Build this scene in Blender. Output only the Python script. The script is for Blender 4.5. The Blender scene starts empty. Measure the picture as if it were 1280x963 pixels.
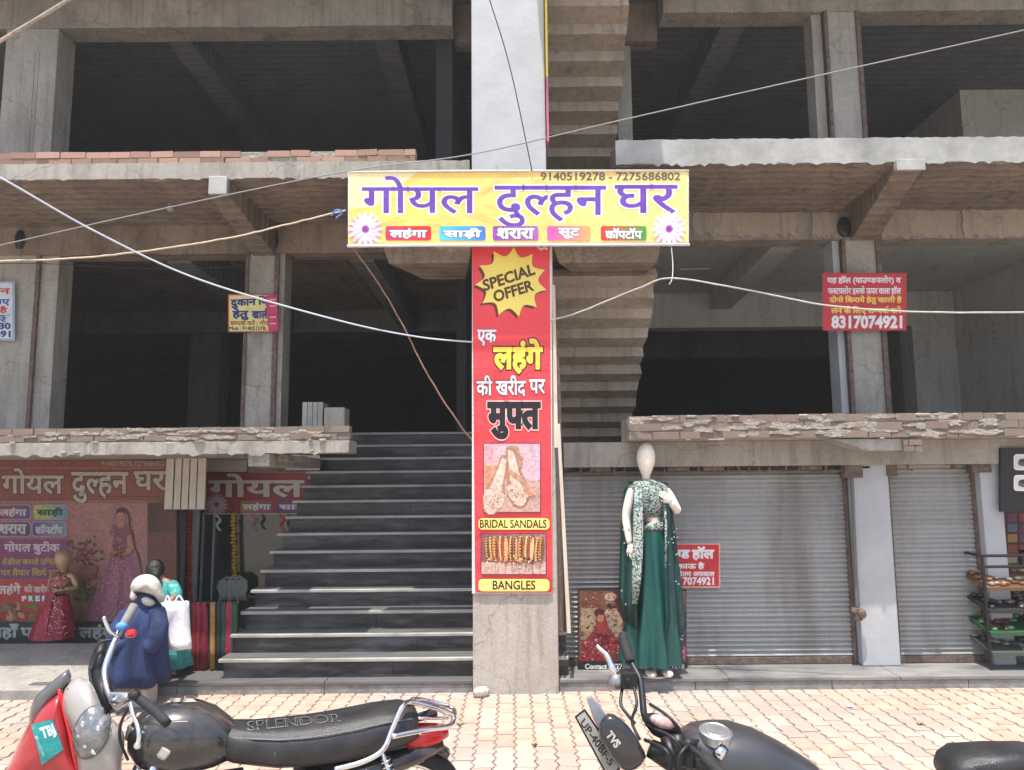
import bpy, bmesh, math, random
from mathutils import Vector, Matrix
from mathutils.bvhtree import BVHTree
random.seed(7)
R = math.radians
sc = bpy.context.scene
COL = sc.collection
# ------------------------------------------------------------------ camera, world, sun, exposure
F_PX, PITCH, ROLL, CAM_H = 950.0, 6.9, -0.5, 1.92
cam = bpy.data.objects.new('camera', bpy.data.cameras.new('camera')); COL.objects.link(cam)
RM = Matrix.Rotation(R(90 + PITCH), 3, 'X') @ Matrix.Rotation(R(ROLL), 3, 'Z')
cam.rotation_euler = RM.to_euler(); cam.location = (0, 0, CAM_H)
cam.data.sensor_width = 36; cam.data.lens = F_PX / 1280 * 36
cam.data.clip_end = 500; cam.data.clip_start = .05
sc.camera = cam
SUN_EL, SUN_AZ = 76.0, -14.0          # azimuth measured from straight behind the camera
w = bpy.data.worlds.new('World'); sc.world = w; w.use_nodes = True
nt = w.node_tree; bg = nt.nodes['Background']
sky = nt.nodes.new('ShaderNodeTexSky'); sky.sky_type = 'NISHITA'; sky.sun_disc = False
sky.sun_elevation = R(SUN_EL); sky.sun_rotation = R(180 - SUN_AZ); sky.dust_density = 3
nt.links.new(sky.outputs[0], bg.inputs[0]); bg.inputs[1].default_value = 0.15
sl = bpy.data.lights.new('sun', 'SUN'); sl.energy = 3.6; sl.angle = R(.6); sl.color = (1, .95, .87)
so = bpy.data.objects.new('sun', sl); COL.objects.link(so)
sv = Vector((math.sin(R(SUN_AZ)) * math.cos(R(SUN_EL)), -math.cos(R(SUN_AZ)) * math.cos(R(SUN_EL)), math.sin(R(SUN_EL))))
so.rotation_euler = sv.to_track_quat('Z', 'Y').to_euler(); so.location = (0, -4, 12)
sc.view_settings.view_transform = 'Standard'; sc.view_settings.look = 'None'
sc.view_settings.exposure = 0.98; sc.view_settings.gamma = 1
sc.cycles.max_bounces = 8; sc.cycles.diffuse_bounces = 5
CAMV = Vector((0, 0, CAM_H))

def ray(px, py):
    return RM @ Vector(((px - 640) / F_PX, (481.5 - py) / F_PX, -1))
def P(px, py, Y):
    d = ray(px, py); return CAMV + d * (Y / d.y)
def PX(px, py, Y): return P(px, py, Y).x
def PZ(px, py, Y): return P(px, py, Y).z

# ------------------------------------------------------------------ materials
MATS = {}
def mat(name, col, rough=.7, metal=0, var=0, scale=6, col2=None, bump=0, bscale=40, spec=None, detail=6,
        stretch=None, coat=0, lo=.35, hi=.7, rnd=0, dirt=0, dscale=1.3, dcol=(.42, .36, .30), dstretch=(1, 1, 1)):
    if name in MATS: return MATS[name]
    m = bpy.data.materials.new(name); m.use_nodes = True; n = m.node_tree.nodes; l = m.node_tree.links
    b = n['Principled BSDF']; b.inputs['Base Color'].default_value = (*col, 1)
    b.inputs['Roughness'].default_value = rough; b.inputs['Metallic'].default_value = metal
    if coat: b.inputs['Coat Weight'].default_value = coat; b.inputs['Coat Roughness'].default_value = .12
    if spec is not None: b.inputs['Specular IOR Level'].default_value = spec
    tc = n.new('ShaderNodeTexCoord'); mp = n.new('ShaderNodeMapping'); l.new(tc.outputs['Object'], mp.inputs[0])
    if stretch: mp.inputs['Scale'].default_value = stretch
    out = None
    if var or col2:
        no = n.new('ShaderNodeTexNoise'); no.inputs['Scale'].default_value = scale; no.inputs['Detail'].default_value = detail
        no.inputs['Roughness'].default_value = .62
        l.new(mp.outputs[0], no.inputs['Vector'])
        mr = n.new('ShaderNodeMapRange'); mr.inputs[1].default_value = lo; mr.inputs[2].default_value = hi
        l.new(no.outputs[0], mr.inputs[0])
        mx = n.new('ShaderNodeMix'); mx.data_type = 'RGBA'
        c2 = col2 if col2 else tuple(c * (1 - var) for c in col)
        mx.inputs[6].default_value = (*col, 1); mx.inputs[7].default_value = (*c2, 1)
        l.new(mr.outputs[0], mx.inputs[0]); out = mx.outputs[2]
    if rnd:
        oi = n.new('ShaderNodeObjectInfo'); m2 = n.new('ShaderNodeMapRange')
        m2.inputs[3].default_value = 1 - rnd; m2.inputs[4].default_value = 1 + rnd
        l.new(oi.outputs['Random'], m2.inputs[0])
        hs = n.new('ShaderNodeHueSaturation'); l.new(m2.outputs[0], hs.inputs['Value'])
        if out: l.new(out, hs.inputs['Color'])
        else: hs.inputs['Color'].default_value = (*col, 1)
        out = hs.outputs[0]
    if dirt:
        ge = n.new('ShaderNodeNewGeometry'); dm = n.new('ShaderNodeMapping'); dm.inputs['Scale'].default_value = dstretch; l.new(ge.outputs['Position'], dm.inputs[0])
        dn = n.new('ShaderNodeTexNoise'); dn.inputs['Scale'].default_value = dscale; dn.inputs['Detail'].default_value = 9; dn.inputs['Roughness'].default_value = .68
        l.new(dm.outputs[0], dn.inputs['Vector']); dr = n.new('ShaderNodeMapRange'); dr.inputs[1].default_value = .46; dr.inputs[2].default_value = .72; dr.inputs[4].default_value = dirt
        l.new(dn.outputs[0], dr.inputs[0]); dx = n.new('ShaderNodeMix'); dx.data_type = 'RGBA'; l.new(dr.outputs[0], dx.inputs[0])
        if out: l.new(out, dx.inputs[6])
        else: dx.inputs[6].default_value = (*col, 1)
        dx.inputs[7].default_value = (*dcol, 1); out = dx.outputs[2]
    if out: l.new(out, b.inputs['Base Color'])
    if bump:
        nb = n.new('ShaderNodeTexNoise'); nb.inputs['Scale'].default_value = bscale; nb.inputs['Detail'].default_value = 5
        l.new(mp.outputs[0], nb.inputs['Vector'])
        bp = n.new('ShaderNodeBump'); bp.inputs['Strength'].default_value = bump; bp.inputs['Distance'].default_value = .02
        l.new(nb.outputs[0], bp.inputs['Height']); l.new(bp.outputs[0], b.inputs['Normal'])
    MATS[name] = m; return m

def concrete(name, a, b_, c, plank=False, bump=.5):
    """two stain layers over a base, optional shuttering-board lines"""
    m = bpy.data.materials.new(name); m.use_nodes = True; n = m.node_tree.nodes; l = m.node_tree.links
    bs = n['Principled BSDF']; bs.inputs['Roughness'].default_value = .9
    tc = n.new('ShaderNodeTexCoord')
    def noise(s, st=(1, 1, 1), lo=.4, hi=.65, d=8):
        mp = n.new('ShaderNodeMapping'); mp.inputs['Scale'].default_value = st; l.new(tc.outputs['Object'], mp.inputs[0])
        t = n.new('ShaderNodeTexNoise'); t.inputs['Scale'].default_value = s; t.inputs['Detail'].default_value = d
        t.inputs['Roughness'].default_value = .65; l.new(mp.outputs[0], t.inputs['Vector'])
        r = n.new('ShaderNodeMapRange'); r.inputs[1].default_value = lo; r.inputs[2].default_value = hi
        l.new(t.outputs[0], r.inputs[0]); return r.outputs[0], t.outputs[0]
    f1, _ = noise(1.3); f2, _ = noise(3.5, (1, 1, .35), .5, .72); f3, raw = noise(26, (1, 1, 1), .3, .7)
    m1 = n.new('ShaderNodeMix'); m1.data_type = 'RGBA'; m1.inputs[6].default_value = (*a, 1); m1.inputs[7].default_value = (*b_, 1); l.new(f1, m1.inputs[0])
    m2 = n.new('ShaderNodeMix'); m2.data_type = 'RGBA'; m2.inputs[7].default_value = (*c, 1); l.new(m1.outputs[2], m2.inputs[6]); l.new(f2, m2.inputs[0])
    vo = n.new('ShaderNodeTexVoronoi'); vo.feature = 'DISTANCE_TO_EDGE'; vo.inputs['Scale'].default_value = .9
    dv = n.new('ShaderNodeMixRGB') if False else n.new('ShaderNodeVectorMath'); dv.operation = 'ADD'
    l.new(tc.outputs['Object'], dv.inputs[0]); nz = n.new('ShaderNodeTexNoise'); nz.inputs['Scale'].default_value = 3; nz.inputs['Detail'].default_value = 6; l.new(tc.outputs['Object'], nz.inputs['Vector'])
    sx = n.new('ShaderNodeVectorMath'); sx.operation = 'SCALE'; sx.inputs['Scale'].default_value = .5; l.new(nz.outputs[1], sx.inputs[0]); l.new(sx.outputs[0], dv.inputs[1]); l.new(dv.outputs[0], vo.inputs['Vector'])
    cr = n.new('ShaderNodeMapRange'); cr.inputs[1].default_value = .0; cr.inputs[2].default_value = .008; cr.inputs[3].default_value = .62; cr.inputs[4].default_value = 1; l.new(vo.outputs['Distance'], cr.inputs[0])
    dr = noise(5, (2.2, 2.2, .16), .52, .68)[0]
    m2c = n.new('ShaderNodeMix'); m2c.data_type = 'RGBA'; m2c.blend_type = 'MULTIPLY'; m2c.inputs[0].default_value = 1; l.new(m2.outputs[2], m2c.inputs[6]); l.new(cr.outputs[0], m2c.inputs[7])
    m2d = n.new('ShaderNodeMix'); m2d.data_type = 'RGBA'; m2d.inputs[7].default_value = (*[x*.72 for x in c], 1); m5 = n.new('ShaderNodeMath'); m5.operation = 'MULTIPLY'; m5.inputs[1].default_value = .55; l.new(dr, m5.inputs[0]); l.new(m5.outputs[0], m2d.inputs[0]); l.new(m2c.outputs[2], m2d.inputs[6]); m2 = m2d
    m3 = n.new('ShaderNodeMix'); m3.data_type = 'RGBA'; m3.blend_type = 'MULTIPLY'; m3.inputs[0].default_value = .22
    l.new(m2.outputs[2], m3.inputs[6]); l.new(f3, m3.inputs[7])
    last = m3.outputs[2]; h = raw
    if plank:
        wv = n.new('ShaderNodeTexWave'); wv.bands_direction = 'Y'; wv.inputs['Scale'].default_value = 2.1
        wv.inputs['Distortion'].default_value = 1.2; wv.inputs['Detail'].default_value = 3; wv.wave_profile = 'SAW'
        l.new(tc.outputs['Object'], wv.inputs['Vector'])
        m4 = n.new('ShaderNodeMix'); m4.data_type = 'RGBA'; m4.blend_type = 'MULTIPLY'; m4.inputs[0].default_value = .35
        l.new(last, m4.inputs[6]); l.new(wv.outputs[0], m4.inputs[7]); last = m4.outputs[2]
        ad = n.new('ShaderNodeMath'); ad.operation = 'ADD'; l.new(raw, ad.inputs[0]); l.new(wv.outputs[1], ad.inputs[1]); h = ad.outputs[0]
    bp = n.new('ShaderNodeBump'); bp.inputs['Strength'].default_value = bump; bp.inputs['Distance'].default_value = .015
    l.new(h, bp.inputs['Height']); l.new(bp.outputs[0], bs.inputs['Normal'])
    l.new(last, bs.inputs['Base Color']); MATS[name] = m; return m

CONC = concrete('concrete', (.34, .305, .26), (.25, .22, .185), (.17, .145, .12))
BROWNC = concrete('brown_cast_concrete', (.42, .36, .29), (.34, .285, .225), (.26, .21, .165), bump=.6)
PLASTER = concrete('grey_plaster', (.40, .375, .33), (.32, .30, .26), (.23, .21, .18), bump=.25)
SOFFIT = concrete('board_marked_concrete', (.31, .24, .185), (.21, .16, .125), (.14, .105, .08), plank=True, bump=.8)
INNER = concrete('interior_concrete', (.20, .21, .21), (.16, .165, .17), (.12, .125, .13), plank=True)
INNERR = concrete('interior_grey_plaster', (.60, .59, .57), (.54, .53, .51), (.48, .47, .45), bump=.2)
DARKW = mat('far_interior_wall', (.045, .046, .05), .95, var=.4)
WHITEP = mat('white_painted_plaster', (.45, .465, .475), .6, var=.2, scale=2.0, bump=.15, bscale=14)
WHITECOL = mat('white_primer_on_column', (.40, .40, .375), .75, var=.45, scale=2.4, bump=.2, bscale=20)
BRICK = mat('red_brick', (.42, .20, .145), .9, var=.4, scale=14, bump=.7, bscale=60, rnd=.3, col2=(.46, .36, .28))
BRICKM = mat('mortar_smeared_brick', (.36, .27, .215), .95, scale=7, bump=1.0, bscale=45, rnd=.08, col2=(.36, .25, .2), lo=.52, hi=.66, dirt=.8, dscale=7, dcol=(.34, .31, .27))
MORTAR = mat('mortar', (.37, .33, .28), .95, var=.35, scale=12, bump=.9, bscale=40)
RISER = mat('dusty_black_granite', (.014, .016, .02), .32, spec=.4, dirt=.45, dscale=3.5, dcol=(.2, .195, .19), dstretch=(.5, 1, 2.5), scale=5, col2=(.13, .13, .135), bump=.05, bscale=90, stretch=(.35, 1, 2.2), lo=.5, hi=.8)
NOSE = mat('polished_pale_nosing', (.44, .43, .40), .5, var=.5, scale=9, stretch=(.25, 1, 1))
TREAD = mat('grey_granite_tread', (.11, .108, .103), .4, dirt=.8, dscale=3, dcol=(.12, .12, .12), dstretch=(.4, 1.2, 1), scale=7, col2=(.13, .13, .13), stretch=(.3, 1, 1), bump=.05, lo=.42, hi=.7)
PLINTHM = mat('granite_plinth', (.17, .17, .165), .55, dirt=.8, dscale=1.8, dcol=(.36, .34, .31), dstretch=(.5, 1.6, 1), scale=2.6, col2=(.07, .075, .08), stretch=(.6, 1, 1), lo=.45, hi=.62)
KERB = mat('grey_stone_edge', (.27, .265, .25), .8, var=.45, scale=7, bump=.4)
RUST = mat('rusty_brown_steel', (.10, .06, .05), .8, .2, scale=18, col2=(.20, .15, .12), bump=.4)
STEEL = mat('galvanised_shutter_steel', (.37, .375, .36), .5, .2, dirt=.7, dscale=.9, dcol=(.17, .15, .125), dstretch=(2.2, 1, .35), scale=9, col2=(.33, .335, .33), bump=.15, bscale=120, stretch=(.15, 1, 3), lo=.35, hi=.75, rnd=.07)
BLACKM = mat('black_painted_metal', (.02, .02, .022), .45, .3, var=.3)
WOOD = mat('raw_wood_batten', (.52, .42, .30), .8, scale=10, col2=(.66, .60, .50), stretch=(1, 1, .1), bump=.3)
CREAM = mat('cream_plastic_panel', (.56, .52, .44), .5, var=.2, scale=3)
PAVC = mat('cream_paver', (.39, .325, .28), .9, dirt=.75, dscale=1.6, dcol=(.30, .23, .18), var=.18, scale=5, bump=.35, bscale=60, rnd=.13)
PAVP = mat('pink_paver', (.40, .265, .22), .9, dirt=.7, dscale=1.6, dcol=(.33, .22, .17), var=.2, scale=5, bump=.35, bscale=60, rnd=.15, col2=(.56, .40, .30))
SAND = mat('sandy_joint', (.36, .305, .255), 1, var=.35, scale=8, bump=.5)
GROUND = mat('dusty_ground', (.42, .37, .31), 1, var=.3, scale=.6, bump=.3)
CHROME = mat('chrome', (.75, .75, .76), .12, 1)
GLOSSB = mat('gloss_black_paint', (.012, .012, .014), .18, coat=.7, dirt=.35, dscale=5, dcol=(.16, .14, .12), scale=4, col2=(.03, .03, .032))
BVINYL = mat('black_vinyl_seat', (.012, .013, .015), .36, dirt=.3, dscale=4, dcol=(.09, .08, .07), bump=.25, bscale=220, col2=(.03, .03, .033), scale=7)
RUBBER = mat('black_rubber', (.018, .018, .019), .8, var=.4, scale=20, bump=.3)
ENG = mat('engine_alloy', (.16, .16, .165), .5, .6, var=.5, scale=14)
SILVERP = mat('silver_white_paint', (.40, .37, .345), .33, .15, coat=.3, scale=3, col2=(.33, .305, .285))
REDP = mat('red_gloss_paint', (.38, .02, .025), .25, coat=.6, scale=3, col2=(.24, .01, .015))
REDL = mat('red_lamp_plastic', (.55, .01, .015), .15, coat=.4)
LENS = mat('headlamp_glass', (.34, .36, .37), .1, .5, scale=16, col2=(.12, .13, .14), bump=.5, bscale=30)
TEALS = mat('teal_sticker', (.01, .33, .33), .4, scale=5, col2=(.02, .40, .40))
SKINM = mat('mannequin_cream_plastic', (.84, .76, .65), .5, col2=(.80, .72, .61), scale=5)
GOLDM = mat('mannequin_tan_plastic', (.42, .29, .16), .35, .2, scale=5, col2=(.34, .22, .12))
SKIN = mat('brown_skin', (.32, .17, .11), .55, var=.15)
CAPM = mat('white_cotton_scarf', (.56, .56, .50), .85, var=.25, scale=9, bump=1.0, bscale=12)
BLUEC = mat('navy_blue_cloth', (.014, .035, .12), .8, scale=4, col2=(.005, .012, .045), bump=1.0, bscale=9, stretch=(1.6, 1.6, .5))
TEALC = mat('pale_teal_cloth', (.03, .26, .25), .75, scale=14, col2=(.30, .45, .40), bump=.5, bscale=30, lo=.55, hi=.7)
GREENC = mat('bottle_green_satin', (.003, .05, .044), .42, scale=6, col2=(.005, .085, .072), bump=.15, bscale=8, stretch=(3, 3, .4))
GREENN = mat('bottle_green_net', (.002, .03, .028), .6, scale=9, col2=(.004, .055, .048), bump=.3, bscale=60)
EMB = mat('silver_sequin_embroidery', (.46, .47, .43), .4, .3, scale=55, col2=(.02, .11, .095), bump=.9, bscale=90, lo=.46, hi=.56, detail=2)
SEQ = mat('silver_sequin', (.6, .62, .58), .3, .5)
REDC = mat('red_bridal_cloth', (.30, .01, .03), .5, scale=30, col2=(.45, .08, .08), bump=.5, bscale=12, lo=.5, hi=.75)
BAGM = mat('white_plastic_bag', (.72, .72, .76), .4, var=.12, scale=6, bump=.6, bscale=9)
GLASSM = mat('dark_shop_glass', (.02, .024, .024), .06, scale=1.5, col2=(.05, .055, .05), spec=.7)
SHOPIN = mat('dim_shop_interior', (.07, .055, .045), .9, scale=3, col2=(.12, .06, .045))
FRAMEA = mat('white_aluminium_frame', (.5, .5, .5), .5, .2, var=.2)
GARR = mat('red_marigold', (.60, .05, .015), .9, bump=.8, bscale=60)
GARY = mat('yellow_marigold', (.72, .42, .01), .9, bump=.8, bscale=60)
HEM = mat('white_banner_hem', (.72, .70, .66), .5, var=.15, bump=.4)
WIREW = mat('pale_cable', (.50, .47, .43), .6, var=.3, scale=20)
WIREB = mat('black_cable', (.02, .02, .02), .5)
WIREBL = mat('pale_blue_cable', (.48, .53, .60), .5)
WIREO = mat('rope_brown', (.30, .17, .12), .9, var=.3, scale=30)
WIREY = mat('beige_rope', (.62, .50, .36), .8, var=.3, scale=30)
BLUET = mat('blue_tape', (.08, .25, .6), .5)
RUBBLE = mat('pale_rubble', (.48, .45, .40), .95, var=.3, scale=9, bump=.8)
RAMPM = concrete('worn_ramp_concrete', (.36, .34, .31), (.28, .26, .24), (.22, .21, .19), bump=.4)

def print_mat(name, rough, bump=.0, bscale=4, dirt=.0):
    m = bpy.data.materials.new(name); m.use_nodes = True; n = m.node_tree.nodes; l = m.node_tree.links
    b = n['Principled BSDF']; b.inputs['Roughness'].default_value = rough
    a = n.new('ShaderNodeVertexColor'); a.layer_name = 'print'
    tc = n.new('ShaderNodeTexCoord'); no = n.new('ShaderNodeTexNoise'); no.inputs['Scale'].default_value = bscale; no.inputs['Detail'].default_value = 5
    no.inputs['Distortion'].default_value = .6
    l.new(tc.outputs['Object'], no.inputs['Vector'])
    mx = n.new('ShaderNodeMix'); mx.data_type = 'RGBA'; mx.blend_type = 'MULTIPLY'; mx.inputs[0].default_value = dirt  # noise darkening paints wrinkle shade into the print; dirt is its strength
    l.new(a.outputs[0], mx.inputs[6]); mr = n.new('ShaderNodeMapRange'); mr.inputs[1].default_value = .3; mr.inputs[2].default_value = .6; mr.inputs[3].default_value = .3
    l.new(no.outputs[0], mr.inputs[0]); l.new(mr.outputs[0], mx.inputs[7]); l.new(mx.outputs[2], b.inputs['Base Color'])
    bp = n.new('ShaderNodeBump'); bp.inputs['Strength'].default_value = bump; bp.inputs['Distance'].default_value = .05
    l.new(no.outputs[0], bp.inputs['Height']); l.new(bp.outputs[0], b.inputs['Normal'])
    return m
FLEX = print_mat('printed_flex_vinyl', .42, .9, 2.2, .16)
PAPER = print_mat('printed_board', .55, .15, 6, .25)
PHOTO = print_mat('printed_photograph', .5, .1, 34, .55)

# ------------------------------------------------------------------ mesh helper
BASE = {}
class MB:
    def __init__(s): s.v = []; s.f = []; s.m = []; s.T = None; s.cur = 0
    def add(s, vs, fs):
        o = len(s.v)
        for p in vs:
            p = Vector(p); s.v.append(s.T @ p if s.T else p)
        for f in fs: s.f.append(tuple(i + o for i in f)); s.m.append(s.cur)
        return s
    def box(s, x0, x1, y0, y1, z0, z1):
        return s.add([(x0,y0,z0),(x1,y0,z0),(x1,y1,z0),(x0,y1,z0),(x0,y0,z1),(x1,y0,z1),(x1,y1,z1),(x0,y1,z1)],
                     [(0,3,2,1),(4,5,6,7),(0,1,5,4),(1,2,6,5),(2,3,7,6),(3,0,4,7)])
    def hexa(s, a, b):                       # two quads (lists of 4 points) joined
        return s.add(list(a) + list(b), [(3,2,1,0),(4,5,6,7),(0,1,5,4),(1,2,6,5),(2,3,7,6),(3,0,4,7)])
    def prism(s, poly, off):
        n = len(poly); off = Vector(off)
        vs = [Vector(p) for p in poly] + [Vector(p) + off for p in poly]
        return s.add(vs, [tuple(range(n)), tuple(range(2*n-1, n-1, -1))] + [(i, i+n, (i+1)%n+n, (i+1)%n) for i in range(n)])
    def loft(s, rings, caps=True, closed=True):
        n = len(rings[0]); vs = [p for r in rings for p in r]; fs = []
        for k in range(len(rings)-1):
            for i in range(n if closed else n-1):
                a = k*n+i; b = k*n+(i+1)%n; fs.append((a, b, b+n, a+n))
        if caps and closed: fs.append(tuple(range(n-1, -1, -1))); fs.append(tuple(range((len(rings)-1)*n, len(rings)*n)))
        return s.add(vs, fs)
    def tube(s, pts, r, n=8, caps=True):
        pts = [Vector(p) for p in pts]; rs = r if isinstance(r, (list, tuple)) else [r]*len(pts); rings = []; up = None
        for i, p in enumerate(pts):
            t = (pts[min(i+1, len(pts)-1)] - pts[max(i-1, 0)]).normalized()
            if up is None: up = Vector((0,0,1)) if abs(t.z) < .9 else Vector((1,0,0))
            a = t.cross(up); a = a.normalized() if a.length > 1e-5 else Vector((1,0,0)); b = a.cross(t).normalized(); up = b
            rings.append([p + (a*math.cos(2*math.pi*k/n) + b*math.sin(2*math.pi*k/n))*rs[i] for k in range(n)])
        return s.loft(rings, caps)
    def ell(s, c, rx, ry, rz, nu=14, nv=9, rot=None, power=1):
        c = Vector(c); rings = []
        for j in range(1, nv):
            ph = math.pi*j/nv; rings.append([])
            for i in range(nu):
                t = 2*math.pi*i/nu
                q = Vector((rx*math.sin(ph)*math.cos(t), ry*math.sin(ph)*math.sin(t), -rz*math.cos(ph)))
                if rot: q = rot @ q
                rings[-1].append(c + q)
        return s.loft(rings)
    def torus(s, c, R_, r, axis, n=36, m=10):
        axis = Vector(axis).normalized(); a = axis.orthogonal().normalized(); b = axis.cross(a); rings = []
        for i in range(n+1):
            t = 2*math.pi*i/n; d = a*math.cos(t) + b*math.sin(t); o = Vector(c) + d*R_
            rings.append([o + (d*math.cos(2*math.pi*k/m) + axis*math.sin(2*math.pi*k/m))*r for k in range(m)])
        return s.loft(rings, False)
    def build(s, name, mats, parent=None, smooth=False, bevel=0, sub=0, stuff=False, solid=0):
        base = BASE.get(parent.name, Vector()) if parent else Vector()
        me = bpy.data.meshes.new(name); me.from_pydata([p - base for p in s.v], [], s.f)
        if not isinstance(mats, (list, tuple)): mats = [mats]
        for m in mats: me.materials.append(m)
        if len(mats) > 1: me.polygons.foreach_set('material_index', s.m)
        bm = bmesh.new(); bm.from_mesh(me); bmesh.ops.recalc_face_normals(bm, faces=bm.faces); bm.to_mesh(me); bm.free()
        if smooth: me.shade_smooth()
        o = bpy.data.objects.new(name, me); COL.objects.link(o)
        if parent: o.parent = parent; BASE[o.name] = base
        if solid: md = o.modifiers.new('thickness', 'SOLIDIFY'); md.thickness = solid
        if bevel:
            md = o.modifiers.new('bevel', 'BEVEL'); md.width = bevel; md.segments = 2; md.limit_method = 'ANGLE'
        if sub: md = o.modifiers.new('sub', 'SUBSURF'); md.levels = sub; md.render_levels = sub
        if stuff: o['kind'] = 'stuff'
        return o

def tag(o, label, cat, group=None):
    o['label'] = label; o['category'] = cat
    if group: o['group'] = group
    return o
def thing(name, label, cat, loc, group=None):
    o = bpy.data.objects.new(name, None); o.empty_display_size = .1; COL.objects.link(o); o.location = loc
    BASE[o.name] = Vector(loc); return tag(o, label, cat, group)
def struct(o): o['kind'] = 'structure'; return o
def ring(c, rx, ry, n=16, ph=0, wave=0, wn=8, power=2):
    out = []
    for i in range(n):
        t = 2*math.pi*i/n + ph; k = 1 + wave*math.sin(wn*t + c[2]*3)
        ct, st = math.cos(t), math.sin(t)
        if power != 2:
            ct = math.copysign(abs(ct)**(2/power), ct); st = math.copysign(abs(st)**(2/power), st)
        out.append(Vector((c[0] + rx*k*ct, c[1] + ry*k*st, c[2])))
    return out

def smoothpath(pts, k=6):
    pts = [Vector(p) for p in pts]; out = []
    for i in range(len(pts)-1):
        p0 = pts[max(i-1, 0)]; p1 = pts[i]; p2 = pts[i+1]; p3 = pts[min(i+2, len(pts)-1)]
        for j in range(k):
            t = j/k
            out.append(.5*((2*p1) + (p2-p0)*t + (2*p0-5*p1+4*p2-p3)*t*t + (3*p1-p0-3*p2+p3)*t**3))
    out.append(pts[-1]); return out

# ------------------------------------------------------------------ lettering (Devanagari laid out by hand)
GC = {}
def raw_text(body, b):
    c = bpy.data.curves.new('t', 'FONT'); c.body = body; c.resolution_u = 3; c.bevel_depth = b; c.bevel_resolution = 0
    o = bpy.data.objects.new('t', c); me = o.to_mesh()
    vs = [v.co.copy() for v in me.vertices]; fs = [tuple(p.vertices) for p in me.polygons]
    o.to_mesh_clear(); bpy.data.objects.remove(o); bpy.data.curves.remove(c); return vs, fs
def glyph(ch, b):
    k = (ch, b)
    if k not in GC:
        vs, fs = raw_text(ch, b); v2, _ = raw_text(ch + '||||||', 0); v3, _ = raw_text('||||||', 0)
        GC[k] = (vs, fs, max(v.x for v in v2) - max(v.x for v in v3))
    return GC[k]
CONS = set('कखगघङचछजझञटठडढणतथदधनपफबभमयरलवशषसहड़ढ़')
SIGNS = set('ािीुूृेैोौॅॉंँ़')
def clip(vs, fs, xc):
    nv, nf = [], []
    for f in fs:
        poly = [vs[i] for i in f]; out = []
        for i in range(len(poly)):
            a, c = poly[i], poly[(i+1) % len(poly)]
            if a.x <= xc: out.append(a)
            if (a.x <= xc) != (c.x <= xc): out.append(a.lerp(c, (xc-a.x)/(c.x-a.x)))
        if len(out) >= 3: nf.append(tuple(range(len(nv), len(nv)+len(out)))); nv += out
    return nv, nf
def layout(text, b=0):
    V, Fc, x = [], [], 0.0
    def put(vs, fs, dx, mirror=None):
        o = len(V)
        for p in vs:
            q = p.copy()
            if mirror is not None: q.x = mirror - q.x
            q.x += dx; V.append(q)
        Fc.extend(tuple(i+o for i in f) for f in fs)
    i = 0
    while i < len(text):
        ch = text[i]
        if ch == ' ': x += .24; i += 1; continue
        if ch not in CONS:
            vs, fs, adv = glyph(ch, b); put(vs, fs, x); x += adv; i += 1; continue
        cl = [ch]; i += 1
        while i+1 < len(text) and text[i] == '्' and text[i+1] in CONS: cl.append(text[i+1]); i += 2
        sg = []
        while i < len(text) and text[i] in SIGNS: sg.append(text[i]); i += 1
        reph = len(cl) > 1 and cl[0] == 'र'
        if reph: cl = cl[1:]
        rak = len(cl) > 1 and cl[-1] == 'र'
        if rak: cl = cl[:-1]
        if 'ि' in sg:
            vs, fs, adv = glyph('ि', b); put(vs, fs, x); x += max(adv, .26)
        for h in cl[:-1]:
            vs, fs, adv = glyph(h, b); low = [p.x for p in vs if p.y < .12] or [adv]
            cut = adv*.74 if h in 'फक' else max(low) - .13 - b
            cv, cf = clip(vs, fs, cut); put(cv, cf, x); x += cut - .02
        vs, fs, adv = glyph(cl[-1], b); put(vs, fs, x)
        if rak:
            xs = x + (adv*.52 if cl[-1] in 'कफ' else adv - .12)
            t = .04 + b
            put([Vector((xs, .22+t, .01)), Vector((xs-.26, .05+t, .01)), Vector((xs-.26, .05-t, .01)), Vector((xs, .22-t, .01))], [(0,1,2,3)], 0)
        x += adv
        for s_ in sg:
            if s_ == 'ि': continue
            v2, f2, a2 = glyph(s_, b)
            dx = x
            if s_ in 'ुू' and cl[-1] not in 'दहटठडढ': dx = x
            put(v2, f2, dx); x += a2
        if reph:
            v2, f2, a2 = glyph('े', b); put(v2, f2, x, mirror=min(p.x for p in v2) + max(p.x for p in v2) + .08)
    return V, Fc

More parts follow.
